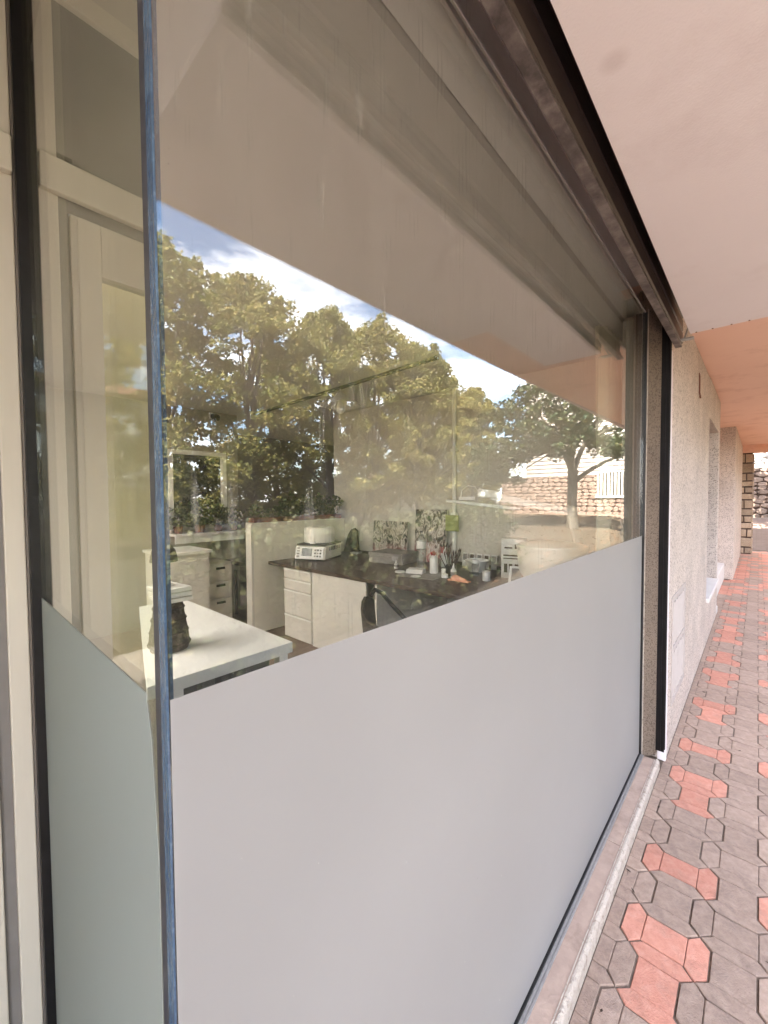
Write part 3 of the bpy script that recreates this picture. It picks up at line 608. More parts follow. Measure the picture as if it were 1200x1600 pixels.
o_ = (0.745, 2.14, DT + 0.247 + 0.07)
c = thing('table_lamp', 'little lamp with dark dome shade and thin white stem on the trays', 'lamp', o_)
part('base', MB().lathe([(0.04, 0.0005), (0.04, 0.01), (0.01, 0.016)], (0, 0, 0), 20), M['white_paint'], c, smooth=50)
part('stem', MB().tube([(0, 0, 0.012), (0.0, 0, 0.14)], 0.007, 8), M['white_paint'], c, smooth=50)
part('shade', MB().lathe([(0.062, 0.12), (0.060, 0.14), (0.052, 0.175), (0.035, 0.20), (0.012, 0.21)], (0, 0, 0), 24), M['chair_cloth'], c, smooth=60)

# partition and planter
o_ = (2.95, 3.97, FL)
c = thing('partition', 'cream half height partition behind the far end of the desk', 'partition', o_)
part('panel', T(BOX((2.455, 4.28, FL), (3.865, 4.395, 1.465)), o_), M['partition'], c, bevel=0.003)
part('end_cap', T(BOX((2.425, 4.279, FL), (2.4545, 4.397, 1.468)), o_), M['cabinet'], c)
part('top_rail', T(BOX((2.43, 4.27, 1.4655), (3.865, 4.405, 1.487)), o_), M['partition'], c, bevel=0.003)
def leaves(mbb, n, centre, rad, size, rnd, flat=1.0, up=0.3):
    for _ in range(n):
        while True:
            p = Vector((rnd.uniform(-1, 1), rnd.uniform(-1, 1), rnd.uniform(-1, 1)))
            if p.length < 1: break
        p = Vector((p.x * rad[0], p.y * rad[1], p.z * rad[2])) + Vector(centre)
        d = Vector((rnd.gauss(0, 1), rnd.gauss(0, 1), rnd.gauss(0, 0.6) - up)).normalized()
        nrm = Vector((rnd.gauss(0, 1), rnd.gauss(0, 1), rnd.gauss(0.6, 0.8))).normalized()
        s = d.cross(nrm)
        if s.length < 0.1: continue
        s = s.normalized() * size * rnd.uniform(0.32, 0.5); L = d * size * rnd.uniform(0.7, 1.25)
        nn = s.cross(L).normalized() * size * 0.12
        mbb.add([p, p + L * 0.5 + s + nn, p + L, p + L * 0.5 - s + nn], [(0, 1, 2), (0, 2, 3)])
rl = random.Random(11)
def trough(x0, x1, y, z, label, hh, n, size):
    o_ = ((x0 + x1) / 2, y, z); w = (x1 - x0) / 2
    c = thing('planter', label, 'planter', o_, group='planters inside the shop')
    part('trough', MB().box((-w, -0.06, 0), (w, 0.06, 0.012)).box((-w, -0.06, 0.012), (w, -0.05, 0.055)).box((-w, 0.05, 0.012), (w, 0.06, 0.055)).box((-w, -0.05, 0.012), (-w + .01, 0.05, 0.055)).box((w - .01, -0.05, 0.012), (w, 0.05, 0.055)).box((-w + .01, -0.05, 0.02), (w - .01, 0.05, 0.045)), M['terracotta'], c)
    m_ = MB()
    for k in range(max(3, int(2 * w / 0.1))):
        cx_ = -w + 2 * w * (k + .5) / max(3, int(2 * w / 0.1))
        leaves(m_, n, (cx_ + rl.uniform(-.04, .04), 0, 0.10 + hh * .4 + rl.uniform(-.03, .03)), (0.09, 0.10, hh * rl.uniform(.5, .75)), size, rl)
    part('foliage', m_, M['leaf_house'], c)
trough(2.46, 2.82, 4.335, 1.488, 'short terracotta trough of low plants on the left end of the partition', 0.10, 50, 0.045)
trough(2.86, 3.80, 4.335, 1.488, 'long trough of flowering leafy plants along the partition top', 0.22, 110, 0.055)
sh = thing('window_shelf', 'narrow pale shelf with plants below the dark rear window', 'shelf', (2.4, 5.42, 1.33))
part('board', BOX((-0.42, -0.16, -0.03), (0.50, 0.075, 0.0)), M['white_paint'], sh)
part('apron', BOX((-0.42, -0.13, -0.12), (0.50, -0.11, -0.031)), M['white_paint'], sh)
def pot(x, y, z, r, h, label, n, fr, size, mat='terracotta'):
    c = thing('potted_plant', label, 'plant', (x, y, z), group='potted plants on the rear shelf')
    part('pot', MB().lathe([(r * .75, 0), (r, h), (r * .9, h), (r * .85, h * .9)], (0, 0, 0), 16), M[mat], c, smooth=50)
    m_ = MB(); leaves(m_, n, (0, 0, h + fr * .8), (fr, fr, fr), size, rl)
    part('foliage', m_, M['leaf_house'], c)
pot(2.06, 5.40, 1.331, 0.06, 0.09, 'small leafy pot plant at the left end of the rear shelf', 190, 0.15, 0.06)
pot(2.32, 5.38, 1.331, 0.07, 0.10, 'dark bushy pot plant in the middle of the rear shelf', 260, 0.19, 0.06)
pot(2.58, 5.40, 1.331, 0.06, 0.09, 'loose pot plant right of the bushy one on the rear shelf', 200, 0.16, 0.06)
pot(2.80, 5.39, 1.331, 0.05, 0.08, 'pale flowering pot plant at the right end of the rear shelf', 160, 0.13, 0.055)

# rear cupboard, drawers and stool
o_ = (1.95, 4.6, FL)
c = thing('rear_cupboard', 'pale cupboard against the rear wall left of the drawers', 'cupboard', o_)
part('body', T(BOX((1.55, 4.45, FL), (2.02, 5.0, 1.18)), o_), M['cabinet'], c, bevel=0.004)
part('door', T(BOX((1.57, 4.43, FL + .05), (2.0, 4.449, 1.12)), o_), M['cabinet'], c, bevel=0.003)
part('top', T(BOX((1.53, 4.42, 1.181), (2.04, 5.02, 1.21)), o_), M['white_paint'], c)
o_ = (2.2, 4.7, FL)
c = thing('drawer_chest', 'slim pale chest of four drawers with dark handles at the rear', 'drawers', o_)
part('body', T(BOX((2.06, 4.62, FL), (2.36, 5.05, 1.02)), o_), M['cabinet'], c, bevel=0.004)
for k in range(4):
    d = part('drawer', T(BOX((2.075, 4.60, FL + .02 + k * .2), (2.345, 4.619, FL + .20 + k * .2)), o_), M['cabinet'], c, bevel=0.004)
    part('handle', T(BOX((2.16, 4.58, FL + .15 + k * .2), (2.26, 4.5995, FL + .175 + k * .2)), o_), M['black_plastic'], d)
o_ = (3.0, 5.0, FL)
c = thing('rear_table', 'small dark topped table half hidden behind the partition', 'table', o_)
part('tabletop', T(BOX((2.62, 4.75, 0.90), (3.4, 5.3, 0.95)), o_), M['desk_wood'], c, bevel=0.004)
part('apron', T(BOX((2.70, 4.79, 0.80), (3.35, 4.81, 0.899)), o_), M['cabinet'], c)
for x, y in ((2.72, 4.82), (3.3, 4.82), (2.72, 5.22), (3.3, 5.22)):
    part('leg', T(MB().tube([(x, y, FL), (x, y, 0.8)], 0.025, 8), o_), M['desk_wood'], c, smooth=50)
o_ = (2.85, 4.62, FL)
c = thing('rear_stool', 'dark upholstered stool beside the small rear table', 'stool', o_)
part('seat', MB().lathe([(0.16, 0.42), (0.18, 0.44), (0.18, 0.48), (0.15, 0.5)], (0, 0, 0), 24), M['chair_cloth'], c, smooth=50)
for k in range(4):
    a = k * PI / 2 + .4
    part('leg', MB().tube([(0.12 * math.cos(a), 0.12 * math.sin(a), 0.42), (0.17 * math.cos(a), 0.17 * math.sin(a), 0)], 0.014, 8), M['black_plastic'], c, smooth=50)

# worktop desk along the right hand wall
o_ = (3.25, 2.5, FL)
c = thing('workbench', 'long dark topped workbench along the right wall with pale drawers', 'desk', o_)
part('worktop', T(BOX((2.635, 0.95, DT - 0.035), (3.865, 4.265, DT)), o_), M['desk_wood'], c, bevel=0.003)
part('drawer_unit', T(BOX((2.672, 3.455, FL), (3.3, 3.975, DT - 0.036)), o_), M['cabinet'], c)
for z0, z1 in ((0.21, 0.465), (0.475, 0.745), (0.755, 0.868), (0.878, 0.982)):
    d = part('drawer', T(BOX((2.650, 3.475, z0), (2.671, 3.965, z1)), o_), M['cabinet'], c, bevel=0.004)
    part('handle', T(BOX((2.640, 3.47, z1 - 0.016), (2.6495, 3.965, z1 - 0.003)), o_), M['counter_white'], d)
part('side_panel', T(MB().box((2.655, 2.655, FL), (2.675, 3.448, DT - 0.036)), o_), M['cabinet'], c, bevel=0.002)
part('panel_edge', T(BOX((2.652, 3.4485, FL), (2.674, 3.4545, DT - 0.036)), o_), M['counter_white'], c)
part('leg_panel', T(BOX((2.67, 2.535, FL), (3.8, 2.56, DT - 0.036)), o_), M['cabinet'], c)
part('leg_panel', T(BOX((2.67, 0.97, FL), (3.8, 0.995, DT - 0.036)), o_), M['cabinet'], c)
part('upstand', T(BOX((3.845, 0.95, DT + 0.0005), (3.866, 4.265, DT + 0.035)), o_), M['desk_wood'], c)

# programmable white machine with drum lid
o_ = (3.18, 4.0, DT)
RZ = math.radians(-66)
c = thing('lab_furnace', 'white tabletop machine with grey screen and round white lid', 'machine', o_, rz=RZ)
part('body', MB().prism([(-0.24, 0.02), (-0.20, 0.17), (0.24, 0.175), (0.24, 0.02)], -0.20, 0.20, axis=1), M['ivory_plastic'], c, bevel=0.012, rot=(0, 0, PI / 2))
part('base_trim', BOX((-0.195, -0.235, 0.0), (0.195, 0.235, 0.019)), M['black_plastic'], c)
fp = part('front_panel', BOX((-0.185, -0.010, -0.07), (0.185, 0.0, 0.075)), M['counter_white'], c, bevel=0.004, loc=(0, -0.232, 0.092), rot=(math.radians(-14.9), 0, 0))
part('display', BOX((-0.10, -0.014, -0.035), (0.035, -0.0105, 0.055)), M['screen'], fp)
for i in range(3):
    for j in range(3):
        part('button', BOX((0.065 + i * 0.035, -0.0135, -0.045 + j * 0.035), (0.088 + i * 0.035, -0.0105, -0.025 + j * 0.035)), M['black_plastic'] if (i + j) % 2 else M['grey_box'], fp)
for i in range(4):
    part('button', BOX((-0.165 + 0, -0.0135, -0.05 + i * 0.032), (-0.13, -0.0105, -0.032 + i * 0.032)), M['grey_box'], fp)
part('top_deck', BOX((-0.2, -0.19, 0.178), (0.2, 0.23, 0.196)), M['black_plastic'], c, bevel=0.004)
part('lid_drum', MB().lathe([(0.185, 0.205), (0.19, 0.215), (0.185, 0.36), (0.175, 0.385), (0.10, 0.398), (0.0, 0.40)], (0, 0.02, 0), 44), M['ivory_plastic'], c, smooth=40)
part('clasp', BOX((-0.02, -0.185, 0.198), (0.05, -0.165, 0.225)), M['counter_white'], c, bevel=0.003)
for i in range(7):
    part('vent', BOX((0.2002, -0.12 + i * 0.045, 0.115), (0.203, -0.095 + i * 0.045, 0.16)), M['black_plastic'], c)
o_ = (3.79, 4.08, DT)
c = thing('dark_folder', 'dark curved folder leaning upright behind the white machine', 'folder', o_, rz=0.2)
part('cover', MB().prism([(-0.14, 0.002), (0.12, 0.002), (0.10, 0.05), (0.04, 0.24), (-0.02, 0.32), (-0.08, 0.34), (-0.12, 0.30)], -0.012, 0.012, axis=0), M['chair_cloth'], c, bevel=0.004)
part('foot', BOX((-0.08, -0.16, 0), (0.03, -0.05, 0.02)), M['paper'], c, bevel=0.003)

# pictures leaning on the wall, box in front
def picture(y0, y1, z1, lean, label, mat):
    o_ = (3.835 - lean, (y0 + y1) / 2, DT + 0.001)
    h = z1 - DT; w = (y1 - y0) / 2
    c = thing('canvas_painting', label, 'painting', o_, group='paintings leaning on the workbench wall')
    c.rotation_euler = (0, math.atan2(lean, h) * .75, 0)
    part('stretcher', BOX((-0.002, -w, 0), (0.018, w, h)), M['canvas_edge'], c)
    part('painted_face', BOX((-0.006, -w - 0.001, -0.0005), (-0.0025, w + 0.001, h + 0.001)), M[mat], c)
picture(3.10, 3.66, 1.475, 0.05, 'smaller dark abstract painting with brown and rose strokes', 'painting_a')
picture(2.545, 2.975, 1.625, 0.05, 'taller abstract painting with red splash at its foot', 'painting_b')
o_ = (3.60, 3.14, DT)
c = thing('flat_grey_box', 'flat grey wooden box lying before the smaller painting', 'box', o_, rz=0.12)
part('body', BOX((-0.20, -0.25, 0), (0.17, 0.21, 0.075)), M['grey_box'], c, bevel=0.003)
part('lid', BOX((-0.204, -0.254, 0.0765), (0.174, 0.214, 0.118)), M['grey_box'], c, bevel=0.004)
part('latch', BOX((-0.210, -0.20, 0.04), (-0.2045, -0.12, 0.09)), M['alu_grey'], c)

# bottle, sprays, pots
def bottle(x, y, r, h, label):
    c = thing('water_bottle', label, 'bottle', (x, y, DT))
    prof = [(r * .9, 0.001), (r, .012)]
    for k in range(6):
        z = 0.05 + k * h * .075; prof += [(r, z), (r * .93, z + h * .02), (r, z + h * .04)]
    prof += [(r, h * .72), (r * .9, h * .8), (r * .45, h * .9), (r * .32, h * .93), (r * .32, h * .955)]
    part('body', MB().lathe(prof, (0, 0, 0), 28), M['clear_plastic'], c, smooth=60)
    part('label_band', MB().lathe([(r * 1.006, h * .55), (r * 1.006, h * .74)], (0, 0, 0), 28, caps=False), M['paper'], c, smooth=60)
    part('cap', MB().lathe([(r * .36, h * .957), (r * .36, h)], (0, 0, 0), 16), M['black_plastic'], c, smooth=40)
bottle(3.36, 2.55, 0.05, 0.40, 'tall clear ribbed plastic water bottle with pale label on the workbench')
o_ = (3.27, 2.33, DT)
c = thing('spray_bottle', 'frosted spray bottle with red nozzle right of the water bottle', 'bottle', o_)
part('body', MB().lathe([(0.038, 0), (0.041, 0.01), (0.041, 0.14), (0.03, 0.165), (0.014, 0.175)], (0, 0, 0), 24), M['lamp_shade'], c, smooth=50)
part('nozzle', MB().prism([(-0.03, 0.18), (0.02, 0.18), (0.02, 0.20), (0.0, 0.215), (-0.045, 0.21), (-0.045, 0.198)], -0.012, 0.012, axis=1).tube([(0, 0, 0.174), (0, 0, 0.185)], 0.012, 8), M['red_plastic'], c, bevel=0.002)
def jar(x, y, r, h, label, cat='jar', mat='paper', lid=None, taper=1.0):
    c = thing('small_jar', label, cat, (x, y, DT))
    part('body', MB().lathe([(r * taper, 0.0), (r, h * .15), (r, h * .85), (r * .92, h)], (0, 0, 0), 20), M[mat], c, smooth=40)
    if lid: part('lid', MB().lathe([(r * 1.04, h + .0005), (r * 1.04, h * 1.25), (r * .95, h * 1.3)], (0, 0, 0), 20), M[lid], c, smooth=40)
    return c
def dropper(x, y, r, h, label):
    c = thing('dropper_bottle', label, 'bottle', (x, y, DT))
    part('body', MB().lathe([(r, 0), (r, h * .55), (r * .45, h * .64)], (0, 0, 0), 18), M['paper'], c, smooth=40)
    part('nozzle', MB().lathe([(r * .5, h * .645), (r * .42, h * .7), (r * .16, h)], (0, 0, 0), 14), M['counter_white'], c, smooth=40)
    part('label_band', MB().lathe([(r * 1.02, h * .12), (r * 1.02, h * .42)], (0, 0, 0), 18, caps=False), M['grey_box'], c, smooth=40)
dropper(3.25, 2.80, 0.022, 0.085, 'tiny white nozzle bottle left of the water bottle')
dropper(3.20, 2.06, 0.026, 0.135, 'white dropper bottle with pointed tip in front of the brushes')
jar(3.27, 2.21, 0.026, 0.045, 'tiny white lidded jar right of the spray bottle', lid='counter_white')
jar(3.16, 2.13, 0.03, 0.032, 'small upturned white cap beside the pink clay lump', mat='counter_white', taper=1.1)
jar(3.44, 1.97, 0.034, 0.115, 'clear small jar with white lid in front of the bowl', mat='clear_plastic', lid='counter_white')
jar(3.28, 1.77, 0.034, 0.065, 'white lidded pot alone nearest to the film edge', lid='counter_white')
c = thing('white_bowl', 'white bowl with ridged side standing behind the clear jar', 'bowl', (3.62, 2.06, DT))
part('body', MB().lathe([(0.07, 0.001), (0.085, 0.02), (0.105, 0.10), (0.112, 0.112), (0.10, 0.11), (0.07, 0.03)], (0, 0, 0), 28), M['lamp_shade'], c, smooth=50)
part('rim', MB().tube([(0.11 * math.cos(k * PI / 16), 0.11 * math.sin(k * PI / 16), 0.113) for k in range(33)], 0.006, 6, caps=False), M['counter_white'], c, smooth=60)
def holder(x, y, r, h, label, mat, n, ln, seed, spread, tmat):
    rr = random.Random(seed); c = thing('tool_pot', label, 'pot', (x, y, DT))
    part('cup', MB().lathe([(r * .92, 0), (r, .01), (r, h), (r * .9, h), (r * .86, .02)], (0, 0, 0), 22), M[mat], c, smooth=40)
    for k in range(n):
        a = rr.uniform(0, 2 * PI); b = rr.uniform(0.2, 1) * spread; L = ln * rr.uniform(.8, 1.15)
        p0 = (r * .4 * math.cos(a), r * .4 * math.sin(a), 0.02); p1 = (r * .4 * math.cos(a) + b * math.cos(a), r * .4 * math.sin(a) + b * math.sin(a), L)
        t_ = tmat[k % len(tmat)]
        b_ = part('brush', MB().tube([p0, p1], [0.0035, 0.0045], 6), M[t_], c)
        d_ = (Vector(p1) - Vector(p0)).normalized()
        part('bristle', MB().tube([Vector(p1), Vector(p1) + d_ * 0.012, Vector(p1) + d_ * 0.04], [0.005, 0.008, 0.001], 6), M['brush_wood'], b_)
holder(3.45, 2.44, 0.06, 0.11, 'clear pot holding long pale modelling tools beside the spray bottle', 'clear_plastic', 5, 0.27, 2, 0.12, ['paper', 'lamp_shade'])
holder(3.66, 2.45, 0.055, 0.14, 'white cup of reddish pencils standing below the green note', 'paper', 8, 0.22, 3, 0.05, ['red_plastic', 'terracotta', 'brush_wood'])
holder(3.28, 2.14, 0.05, 0.10, 'dark pot crowded with thin paint brushes', 'black_plastic', 18, 0.2, 4, 0.09, ['brush_wood', 'brush_wood', 'grey_box'])
c = thing('pink_clay', 'pinkish lump of clay lying on the workbench front', 'clay', (3.10, 1.94, DT))
mcl = MB().lathe([(0.03, 0), (0.05, 0.012), (0.045, 0.03), (0.02, 0.045)], (0, 0, 0), 10); mcl.v = [(v[0] * .7, v[1] * 1.7 + .01 * math.sin(v[0] * 90), v[2] * (1 + .25 * math.sin(v[1] * 60))) for v in mcl.v]
part('lump', mcl, M['pink_clay'], c, smooth=60)
part('strip', BOX((-0.03, -0.11, 0.0), (0.02, 0.10, 0.012)), M['pink_clay'], c, bevel=0.004)
c = thing('paper_sheet', 'grey sheet of paper lying under the cards on the workbench', 'paper', (3.14, 2.36, DT), rz=0.15)
part('sheet', BOX((-0.19, -0.20, 0.0), (0.19, 0.20, 0.003)), M['grey_paper'], c)
c = thing('card_stack', 'low stack of white cards on the grey paper sheet', 'cards', (3.16, 2.47, DT + 0.0035), rz=0.3)
for k in range(4):
    part('card', BOX((-0.055 - .004 * k, -0.085, k * 0.0105), (0.055, 0.085 - .003 * k, k * 0.0105 + 0.01)), M['paper'], c, rot=(0, 0, 0.05 * k))
c = thing('white_disc', 'round white disc lying left of the card stack', 'lid', (3.10, 2.62, DT))
part('disc', MB().lathe([(0.05, 0.0), (0.052, 0.006), (0.045, 0.012)], (0, 0, 0), 24), M['counter_white'], c, smooth=40)
c = thing('white_saucer', 'little white saucer in front of the card stack', 'saucer', (2.98, 2.33, DT + 0.0035))
part('disc', MB().lathe([(0.025, 0.0), (0.05, 0.010), (0.045, 0.012), (0.02, 0.004)], (0, 0, 0), 24), M['counter_white'], c, smooth=40)
c = thing('picture_cards', 'row of small printed cards propped along the wall', 'cards', (3.80, 2.14, DT))
for k in range(5):
    cd_ = part('card', BOX((0, -0.03, 0), (0.004, 0.03, 0.15)), M['paper'], c, loc=(0, 0.17 - k * 0.085, 0.002), rot=(0, 0.12, 0))
    part('print', BOX((-0.0012, -0.022, 0.07), (-0.0002, 0.022, 0.135)), M['brush_wood'] if k % 2 else M['grey_box'], cd_)
c = thing('printed_carton', 'pale carton printed with small dark marks beside the frame', 'carton', (3.60, 1.66, DT), rz=0.25)
part('body', BOX((-0.08, -0.10, 0), (0.08, 0.10, 0.36)), M['lamp_shade'], c, bevel=0.003)
for k, (y0, y1, z0, z1) in enumerate(((-.07, -.02, .27, .31), (.0, .07, .27, .285), (-.08, .08, .20, .215), (-.08, .08, .175, .185), (-.07, -.02, .05, .13), (0.0, .03, .05, .13), (.045, .075, .05, .13))):
    part('print', BOX((-0.0815, y0, z0), (-0.0803, y1, z1)), M['brush_wood'], c)
c = thing('white_drum', 'large white round drum lid machine at the window end of the bench', 'machine', (3.55, 1.30, DT))
part('base', BOX((-0.20, -0.20, 0), (0.20, 0.20, 0.05)), M['black_plastic'], c, bevel=0.006)
part('body', MB().lathe([(0.23, 0.051), (0.25, 0.06), (0.265, 0.10), (0.285, 0.30), (0.29, 0.315), (0.285, 0.33), (0.2, 0.35), (0.0, 0.355)], (0, 0, 0), 52), M['ivory_plastic'], c, smooth=40)
for k in range(2):
    a = math.radians(197 - k * 9)
    part('warning_mark', MB().prism([(-0.016, 0), (0.016, 0), (0, 0.028)], -0.002, 0.001, axis=1), M['black_plastic'], c, loc=(0.268 * math.cos(a), 0.268 * math.sin(a), 0.105), rot=(0, 0, a + PI / 2))
c = thing('leaning_frame', 'small white framed picture lying tilted before the white drum', 'frame', (3.30, 1.42, DT), rz=0.35)
c.rotation_euler = (0, math.radians(48), 0.35)
fr_ = MB().box((0, -0.14, 0.0), (0.015, 0.14, 0.02)).box((0, -0.14, 0.18), (0.015, 0.14, 0.2)).box((0, -0.14, 0.02), (0.015, -0.12, 0.18)).box((0, 0.12, 0.02), (0.015, 0.14, 0.18))
part('frame', fr_, M['counter_white'], c)
part('picture', BOX((0.005, -0.12, 0.02), (0.010, 0.12, 0.18)), M['grey_box'], c)

# articulated lamp
def P3(*a): return Vector(a)
base, elbow, head = P3(3.72, 1.06, DT), P3(3.62, 1.165, 1.634), P3(3.26, 1.72, 1.775)
c = thing('desk_lamp', 'pale articulated lamp with flat head reaching over the workbench', 'lamp', tuple(base))
def L_(p): return tuple(Vector(p) - base)
part('clamp', BOX((-0.04, -0.04, 0), (0.04, 0.04, 0.06)), M['lamp_metal'], c, bevel=0.005)
def bar(p, q, w, h):
    p, q = Vector(p), Vector(q); d = (q - p).normalized(); s = d.cross(Vector((0, 0, 1))).normalized(); u = s.cross(d)
    m_ = MB(); vs = [r + s * a * w + u * b * h for r in (p, q) for a, b in ((-1, -1), (1, -1), (1, 1), (-1, 1))]
    return m_.add(vs, [(0, 3, 2, 1), (4, 5, 6, 7), (0, 1, 5, 4), (1, 2, 6, 5), (2, 3, 7, 6), (3, 0, 4, 7)])
part('lower_arm', bar(L_(base + P3(0, 0, .06)), L_(elbow), 0.022, 0.036), M['lamp_metal'], c, bevel=0.004)
part('upper_arm', bar(L_(elbow), L_(head), 0.022, 0.032), M['lamp_metal'], c, bevel=0.004)
part('elbow_joint', MB().lathe([(0.045, -0.03), (0.05, -0.02), (0.05, 0.02), (0.045, 0.03)], (0, 0, 0), 20), M['lamp_metal'], c, smooth=40, loc=L_(elbow), rot=(PI / 2, 0, 0.6))
part('head_joint', bar(L_(head + P3(.05, -.09, 0.0)), L_(head + P3(-.06, .09, .03)), 0.03, 0.035), M['lamp_metal'], c, bevel=0.012)
part('lamp_head', bar(L_((3.06, 2.05, 1.735)), L_((3.40, 1.52, 1.66)), 0.05, 0.012), M['lamp_shade'], c, bevel=0.006)
part('cable', MB().tube([L_(head + P3(-.06, .08, .03)), L_(head + P3(-.08, .11, .08)), L_(head + P3(-.11, .16, .09)), L_(head + P3(-.14, .20, .05)), L_(head + P3(-.15, .21, -.02))], 0.006, 6), M['lamp_metal'], c, smooth=60)
part('head_bracket', bar(L_(head + P3(-.16, .22, -.02)), L_(head + P3(-.08, .11, -.02)), 0.014, 0.014), M['lamp_metal'], c, bevel=0.003)

# fittings on the wall
c = thing('wall_pipe', 'pale vertical conduit pipe fixed to the right wall', 'pipe', (3.84, 2.462, DT + 0.04))
part('pipe', MB().tube([(0, 0, 0), (0, 0, 2.95 - DT - 0.04)], 0.022, 12), M['pipe_paint'], c, smooth=50)
for z in (0.5, 1.2): part('clip', BOX((-0.027, -0.03, z), (0.028, 0.03, z + 0.03)), M['pipe_paint'], c)
tag(part('sticky_note', BOX((3.800, 2.385, 1.395), (3.808, 2.55, 1.570)), M['green_note']), 'yellow green note pinned across the conduit pipe', 'note')
o_ = (2.95, 3.6, 2.945)
c = thing('ceiling_track', 'thin black lighting track running across the shop ceiling', 'track light', o_)
part('track', BOX((-0.012, -1.6, -0.025), (0.012, 1.6, 0.004)), M['track_black'], c, rot=(0, 0, -0.05))
c = thing('pendant_lamp', 'pale bell shaped pendant lamp hanging under the black track', 'lamp', (2.93, 3.29, 2.92))
part('rod', MB().tube([(0, 0, 0), (0, 0, -0.06)], 0.006, 8), M['lamp_shade'], c)
part('lamp_shade', MB().lathe([(0.02, -0.04), (0.05, -0.055), (0.055, -0.075), (0.085, -0.10), (0.215, -0.165), (0.218, -0.172), (0.205, -0.166), (0.07, -0.095)], (0, 0, 0), 36, caps=False), M['lamp_shade'], c, smooth=50)
part('bulb', MB().lathe([(0.02, -0.13), (0.045, -0.19), (0.045, -0.235), (0.02, -0.26)], (0, 0, 0), 18), M['counter_white'], c, smooth=60)
c = thing('wall_spotlight', 'small dark spotlight on the rear wall above the dark window', 'spotlight', (2.56, 5.495, 2.88))
part('mount', BOX((-0.03, -0.012, -0.03), (0.03, 0.002, 0.05)), M['white_paint'], c)
part('head', MB().tube([(0, -0.012, 0), (0, -0.05, 0.0), (0.02, -0.13, -0.03)], [0.012, 0.04, 0.045], 12), M['track_black'], c, smooth=40)

# armchair at the bench
o_ = (2.33, 1.93, FL)
c = thing('work_chair', 'dark curved back work chair drawn up at the bench', 'chair', o_, rz=-0.15)
bk = MB(); n_ = 14
for k in range(n_ + 1):
    a = math.radians(100 + 150 * k / n_); r_ = 0.27
    top = 0.72 + 0.09 * math.exp(-((k - 2.0) / 2.2) ** 2) - 0.10 * (k / n_) ** 2
    for (rr_, z) in ((r_, 0.47), (r_ + .03, top), (r_ + .055, top), (r_ + .03, 0.46)):
        bk.v.append((rr_ * math.cos(a), rr_ * math.sin(a), z))
for k in range(n_):
    for q in range(4): bk.f.append((k * 4 + q, (k + 1) * 4 + q, (k + 1) * 4 + (q + 1) % 4, k * 4 + (q + 1) % 4))
bk.f += [(0, 1, 2, 3), tuple(n_ * 4 + q for q in (3, 2, 1, 0))]
part('backrest', bk, M['chair_cloth'], c, smooth=45, bevel=0.006)
part('seat', MB().lathe([(0.22, 0.40), (0.25, 0.42), (0.25, 0.47), (0.22, 0.485)], (0, 0, 0), 30), M['chair_cloth'], c, smooth=50)
part('armrest', MB().tube([(-0.10, 0.28, 0.80), (-0.05, 0.29, 0.84), (0.02, 0.29, 0.80), (0.14, 0.27, 0.66), (0.22, 0.22, 0.56)], 0.017, 8), M['black_plastic'], c, smooth=50)
part('armrest', MB().tube([(-0.12, -0.27, 0.70), (-0.05, -0.28, 0.74), (0.06, -0.28, 0.70), (0.2, -0.24, 0.56)], 0.017, 8), M['black_plastic'], c, smooth=50)
part('column', MB().tube([(0, 0, 0.05), (0, 0, 0.41)], 0.03, 12), M['black_plastic'], c, smooth=50)
for k in range(5):
    a = k * 2 * PI / 5
    part('foot', MB().tube([(0, 0, 0.08), (0.27 * math.cos(a), 0.27 * math.sin(a), 0.02)], [0.025, 0.018], 8), M['black_plastic'], c, smooth=50)
# sheer curtain at the window's far end
mcu = MB(); N = 90
for zi in range(9):
    z = 0.25 + 2.66 * zi / 8
    for k in range(N + 1):
        t = k / N; x = 3.02 + 0.08 * (1 - zi / 8) + 0.74 * t - .0 * zi; y = 0.80 + 0.03 * math.sin(t * 52) + 0.012 * math.sin(t * 101 + zi * .4)
        mcu.v.append((x, y, z))
for zi in range(8):
    for k in range(N):
        a = zi * (N + 1) + k; mcu.f.append((a, a + 1, a + N + 2, a + N + 1))
o = part('window_curtain', mcu, M['curtain'], smooth=80)
sol = o.modifiers.new('thick', 'SOLIDIFY'); sol.thickness = 0.002
tag(o, 'olive beige sheer curtain hanging at the far end of the window', 'curtain')

# vent grille on the pebbledash wall
o_ = (3.73, WY, 0.68)
c = thing('vent_grille', 'tall white louvred vent grille on the pebbledash wall', 'vent', o_)
part('frame', T(MB().box((3.40, 0.417, 0.30), (3.44, 0.4245, 1.07)).box((4.02, 0.417, 0.30), (4.06, 0.4245, 1.07)).box((3.44, 0.417, 0.30), (4.02, 0.4245, 0.34)).box((3.44, 0.417, 1.03), (4.02, 0.4245, 1.07)).box((3.44, 0.417, 0.67), (4.02, 0.4245, 0.71)), o_), M['vent_paint'], c, bevel=0.002)
for k in range(5):
    for z0, z1 in ((0.35, 0.66), (0.72, 1.02)):
        x = 3.47 + k * 0.11
        part('slat', T(MB().prism([(x, 0.4245), (x + 0.02, 0.414), (x + 0.085, 0.4215), (x + .085, 0.4245)], z0, z1), o_), M['vent_paint'], c)

